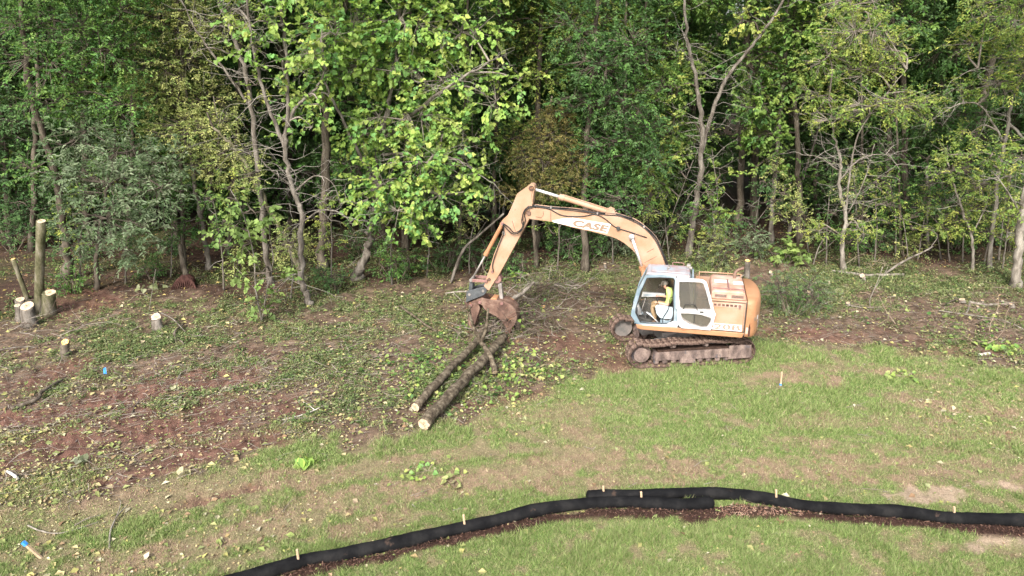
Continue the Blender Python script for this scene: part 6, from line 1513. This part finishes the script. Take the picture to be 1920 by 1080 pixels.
pxlog('branch', "forked dry stick on the grass near the lower left", [(205, 1028), (207, 995, .03), (220, 968, .05), (240, 945, .04)], .022, .008, M['bark_pale'], .03, (), 'branch', [([(210, 990), (226, 945, .05), (222, 935)], .012, .005)])
pxlog('branch', "long curved dry stick above the lower left stake", [(52, 985), (75, 995, .05), (110, 1000), (150, 990), (185, 978)], .02, .008, M['bark_pale'], .03)
pxlog('branch', "thin stick with bent tip near the lower left ruts", [(140, 985), (165, 972, .04), (190, 965)], .014, .006, M['bark_pale'], .03)
pxlog('branch', "dark rotten branch lying over the brush at the far left", [(20, 765), (70, 750, .05), (80, 735, .1), (125, 708)], .06, .04, M['bark_dark'], .06)
pxlog('branch', "old brown branch left of the grapple brush with broken end", [(750, 575), (775, 592, .1), (800, 608, .12), (830, 625)], .05, .035, M['bark_log'], .08, (1,))
pxlog('branch', "broken white ended branch left of the jaws", [(845, 613, .1), (858, 622, .08), (868, 630)], .035, .04, M['bark_log'], .06, (0,))
pxlog('branch', "brown curved branch beside the round cut stump", [(330, 640), (328, 620, .08), (345, 605, .1)], .05, .03, M['bark_dark'], .04, (), 'branch', [([(330, 632), (340, 640), (345, 643)], .04, .02)])
pxlog('branch', "thin grey branch running right from the round cut stump", [(302, 587, .3), (325, 600, .3), (347, 620, .1)], .025, .015, M['bark_grey'])
pxlog('branch', "long grey stick low in front of the twin stumps", [(-20, 660), (30, 652, .05), (75, 650)], .03, .02, M['bark_grey'])
upbranch('cut_sapling', "cut sapling with pale limp leaves behind the round cut stump", [(280, 583), (283, 560), (288, 530), (292, 505)], .015, .006, M['bark_pale'], [([(283, 560), (262, 550), (240, 565)], .008, .004)], 'sapling')
upbranch('bare_branch', "dead limb leaning out of the wood behind the bucket cylinder", [(845, 530), (868, 470), (900, 440), (945, 400)], .07, .04, M['bark_grey'])
upbranch('bare_branch', "thin dead limb crossing the dark opening behind the slender trunk", [(1380, 410), (1440, 405), (1500, 330)], .03, .015, M['bark_pale'])
pxlog('white_chip', "white split wood chip at the left edge of the lawn", [(14, 886), (26, 888, .08), (33, 898)], .03, .045, M['white_wood'], .04, (), 'wood chip')
pxlog('white_chip', "white wood chip lying at the edge of the right slash", [(1836, 664), (1856, 662)], .05, .05, M['white_wood'], .04, (), 'wood chip')
# root ball under the trees
p = GP(350, 538); ro = empty('root_ball', tuple(p)); a = Acc(); a.ball((0, .1, .25), .36, 12, (1, .8, .9))
for k in range(16):
    t = k / 15 * math.pi; d = np.array([math.cos(t), -.4, -.25]) * .55; a.tube(spline([(0, 0, .5), d * .6 + np.array([0, 0, .42]), d + np.array([0, -.1, .12])], 4), np.linspace(.05, .015, 9), 6)
a.obj('roots', M['roots'], ro, True); a = Acc(); a.tube(spline([(0, .1, .5), (-.15, .3, 1.0), (-.3, .6, 1.7)], 4), np.linspace(.13, .09, 9), 9, True, .15); a.obj('trunk', M['bark_dark'], ro, True)
tag(ro, "red brown upturned root ball in the leaf litter under the trees", 'root ball')
# swollen foot of the catalpa and its fallen limb
upbranch('fallen_limb', "dark fallen limb sticking out right from the leaning trunk base", [(690, 512), (720, 522), (765, 538)], .05, .02, M['bark_dark'])

# ------------------------------------------------------------------ sediment socks, mulch, stakes
def sock(label, px, r):
    P_ = [GP(x, y, r * .82) for x, y in px]; sp = spline(P_, 22)
    off = sp[0].copy(); n = 18; a = Acc()
    # slightly slumped section with soft wrinkles
    T = np.gradient(sp, axis=0); T /= np.linalg.norm(T, axis=1, keepdims=True); U = np.cross(T, [0, 0, 1.0]); U /= np.linalg.norm(U, axis=1, keepdims=True)
    W = np.cross(U, T); th = np.arange(n) * 2 * math.pi / n; s = np.cumsum(np.r_[0, np.linalg.norm(np.diff(sp, axis=0), axis=1)])
    V = []
    for i in range(len(sp)):
        e = 1.0
        if i < 3: e = (0.35, 0.8, 0.95)[i]
        if i >= len(sp) - 3: e = (0.35, 0.8, 0.95)[len(sp) - 1 - i]
        rr = r * e * (1 + .06 * math.sin(s[i] * 2.1) + .05 * math.sin(s[i] * 4.7 + 1) + .022 * math.sin(s[i] * 13 + math.sin(s[i] * 3) * 2) + .012 * math.sin(s[i] * 37 + math.sin(s[i] * 7) * 3)) + .006 * N2(th * 3, s[i] * 6 + th * 0)
        V.append(sp[i] - off + (np.cos(th) * rr * 1.08)[:, None] * U[i] + (np.sin(th) * rr * .92)[:, None] * W[i])
    V = np.vstack(V); m = len(sp); i = np.arange(m - 1)[:, None] * n; j = np.arange(n)[None, :]; j2 = (j + 1) % n
    a.add(V, [np.stack([i + j, i + j2, i + n + j2, i + n + j], -1).reshape(-1, 4), np.arange(n)[::-1], np.arange(n) + (m - 1) * n])
    o = a.obj('sediment_sock', M['sock'], None, True); o.location = tuple(off)
    return tag(o, label, 'sediment sock', 'black sediment socks staked across the lawn')
sock("black mesh sediment sock curving from the bottom edge, its blunt end overlapped on the right", [(380, 1106), (450, 1086), (520, 1066), (580, 1050), (640, 1040), (720, 1022), (800, 1005), (860, 992), (930, 976), (990, 960), (1060, 948), (1130, 943), (1200, 942), (1270, 945), (1339, 945)], .136)
sock("black mesh sediment sock running to the right edge behind the other sock's end", [(1099, 932), (1150, 930), (1200, 929), (1260, 925), (1320, 924), (1380, 927), (1440, 936), (1500, 946), (1570, 954), (1640, 957), (1700, 963), (1780, 969), (1850, 974), (1930, 979), (2010, 990), (2100, 999)], .136)
def mulch():
    n = 34000; x, y = sample_px(n, 400, 2150, 935, 1100); z = zones(x, y)
    px, py = z['px'], z['py']
    k = rng.random(n) < np.clip(z['mul'] * 1.5 - .25, 0, 1)
    x, y = x[k], y[k]; z = {q: v[k] for q, v in z.items()}; n = len(x)
    az = rng.uniform(0, 6.28, n); L_ = rng.uniform(.02, .07, n)
    d = np.stack([np.cos(az), np.sin(az), .5 * rng.standard_normal(n)], -1) * L_[:, None]
    c = np.stack([x, y, height(x, y, z) + .01 + .035 * rng.random(n)], -1)
    red = ((z['px'] > 1340) & (z['px'] < 1520) & (z['py'] < 972))
    col = pick([(.040, .022, .018), (.075, .041, .033), (.024, .014, .012), (.15, .09, .065)], n, .3); col[red] = pick([(.24, .14, .10), (.17, .09, .065), (.30, .21, .16)], int(red.sum()), .3)
    a = Acc(); a.sticks(c - d / 2, c + d / 2, rng.uniform(.004, .009, n), rng.uniform(.003, .008, n), 3, col)
    tag(a.obj('mulch', M['litter']), "dark brown shredded wood mulch spilled along the front of the black socks", 'mulch', None, 'stuff')
mulch()
def stake(label, base, tip, w=0.042, blue=None):
    p = GP(*base)
    if blue is None:                                  # driven down through the sock
        q = G(base[0], base[1], .12); p = np.array([q[0], q[1], 0.0])
    t = AT(tip[0], tip[1], p[1]); ax = t - p
    root = empty('wood_stake', tuple(p)); d = unit(ax); u = unit(np.cross(d, [0, 1, 0])); v = np.cross(d, u); Rm = np.column_stack([u, v, d])
    ln = np.linalg.norm(ax)
    a = Acc(); a.box(ax / 2 - d * .03, (w, w, ln + .06), Rm); a.obj('post', M['stake'], root, bevel=.004)
    if blue == 'tip': b = Acc(); b.box(ax, (w * 1.25, w * 1.25, .10), Rm); b.obj('painted_tip', M['bluepaint'], root)
    if blue == 'flag': b = Acc(); b.box(d * ln * .10 + v * .0, (w * 1.15, w * 1.15, .05), Rm); b.obj('ribbon', M['bluepaint'], root)
    return tag(root, label, 'stake', 'wooden survey and sock stakes')
stake("wooden stake at the blunt left end of the rear sock", (1133, 930), (1131, 911))
stake("wooden stake standing in the front sock where the two overlap", (1204, 941), (1202, 922))
stake("wooden stake driven through the middle of the front sock", (873, 991), (869, 965))
stake("wooden stake driven through the front sock nearest the bottom edge", (561, 1057), (557, 1030))
stake("wooden stake above the crest of the rear sock", (1457, 939), (1455, 918))
stake("wooden stake half hidden at the pale bare patch on the right", (1791, 969), (1789, 950))
stake("wooden stake with blue ribbon at its foot alone on the lawn below the tracks", (1463, 724), (1466, 697), .05, 'flag')
stake("blue topped survey stake leaning left in the lower left corner", (77, 1046), (46, 1019), .05, 'tip')
# blue survey flag
p = GP(201, 706); fr_ = empty('survey_flag', tuple(p)); a = Acc(); a.tube([(0, 0, 0), (0.02, 0, .34)], .006, 5); a.obj('wire', M['steel'], fr_, True)
a = Acc(); V = np.array([(.02, 0, .33), (-.04, -.02, .31), (-.09, .01, .25), (.012, 0, .10), (-.05, -.02, .12), (-.10, .01, .07)]); a.add(V, [[[0, 1, 4, 3], [1, 2, 5, 4]]]); a.add(V + np.array([0, .004, 0]), [[[3, 4, 1, 0], [4, 5, 2, 1]]]); a.obj('flag', M['bluepaint'], fr_)
tag(fr_, "crumpled blue survey flag in the slash on the left", 'survey flag')
# single leafy sprigs on the lawn
def sprig(name, label, px, py, n, s, pal, rad):
    p = GP(px, py); a = Acc(); C = np.column_stack([rng.normal(0, rad, n), rng.normal(0, rad, n), .04 + .10 * rng.random(n)])
    leaves(a, C, unit(np.column_stack([C[:, 0], C[:, 1], .2 * rng.standard_normal(n)]) + 1e-5), unit(np.array([0, -.3, 1.0]) + .35 * rng.standard_normal((n, 3))), rng.uniform(.7, 1.25, n) * s, pick(pal, n), .8, .15, True)
    w = Acc(); m = min(n, 12); w.sticks(np.zeros((m, 3)) + .02, C[:m], .007, .004, 3, np.tile([.2, .16, .12], (m, 1)))
    r = empty(name, tuple(p)); a.obj('leaves', M['leaf'], r); w.obj('stems', M['twig'], r)
    tag(r, label, 'leafy sprig')
sprig('leafy_sprig', "fresh yellow-green leafy sprig on the grass left of centre", 575, 874, 14, .24, PAL_CAT, .12)
sprig('leafy_sprig', "pale leaves fallen beside the brown strip above the front sock", 850, 912, 10, .2, [(.38, .36, .20), (.30, .34, .13)], .12)
sprig('leafy_sprig', "clump of limp leaves scattered above the middle sock stake", 800, 885, 26, .12, PAL_OLIVE + PAL_CAT, .35)
sprig('leafy_sprig', "pale grey-green wilted sprig in the lower left ruts", 152, 866, 10, .18, [(.30, .32, .22), (.24, .27, .16)], .10)
sprig('leafy_sprig', "wilted cream leaves in the grass under the left ruts", 345, 892, 8, .17, [(.42, .38, .26), (.34, .32, .18)], .10)
sprig('leafy_sprig', "pale limp leaves on a twig over the upper red rut", 326, 733, 9, .16, [(.36, .36, .22), (.28, .30, .14)], .08)
sprig('leafy_sprig', "bright yellow-green cut foliage at the right edge of the lawn", 1880, 655, 45, .17, PAL_CAT, .35)
sprig('leafy_sprig', "low yellow leaves on the lawn right of the blue ribbon stake", 1695, 708, 24, .13, PAL_CAT + PAL_OLIVE, .28)
sprig('leafy_sprig', "cream limp leaves of the cut sapling behind the round stump", 275, 545, 14, .22, [(.32, .34, .20), (.26, .30, .14)], .3)
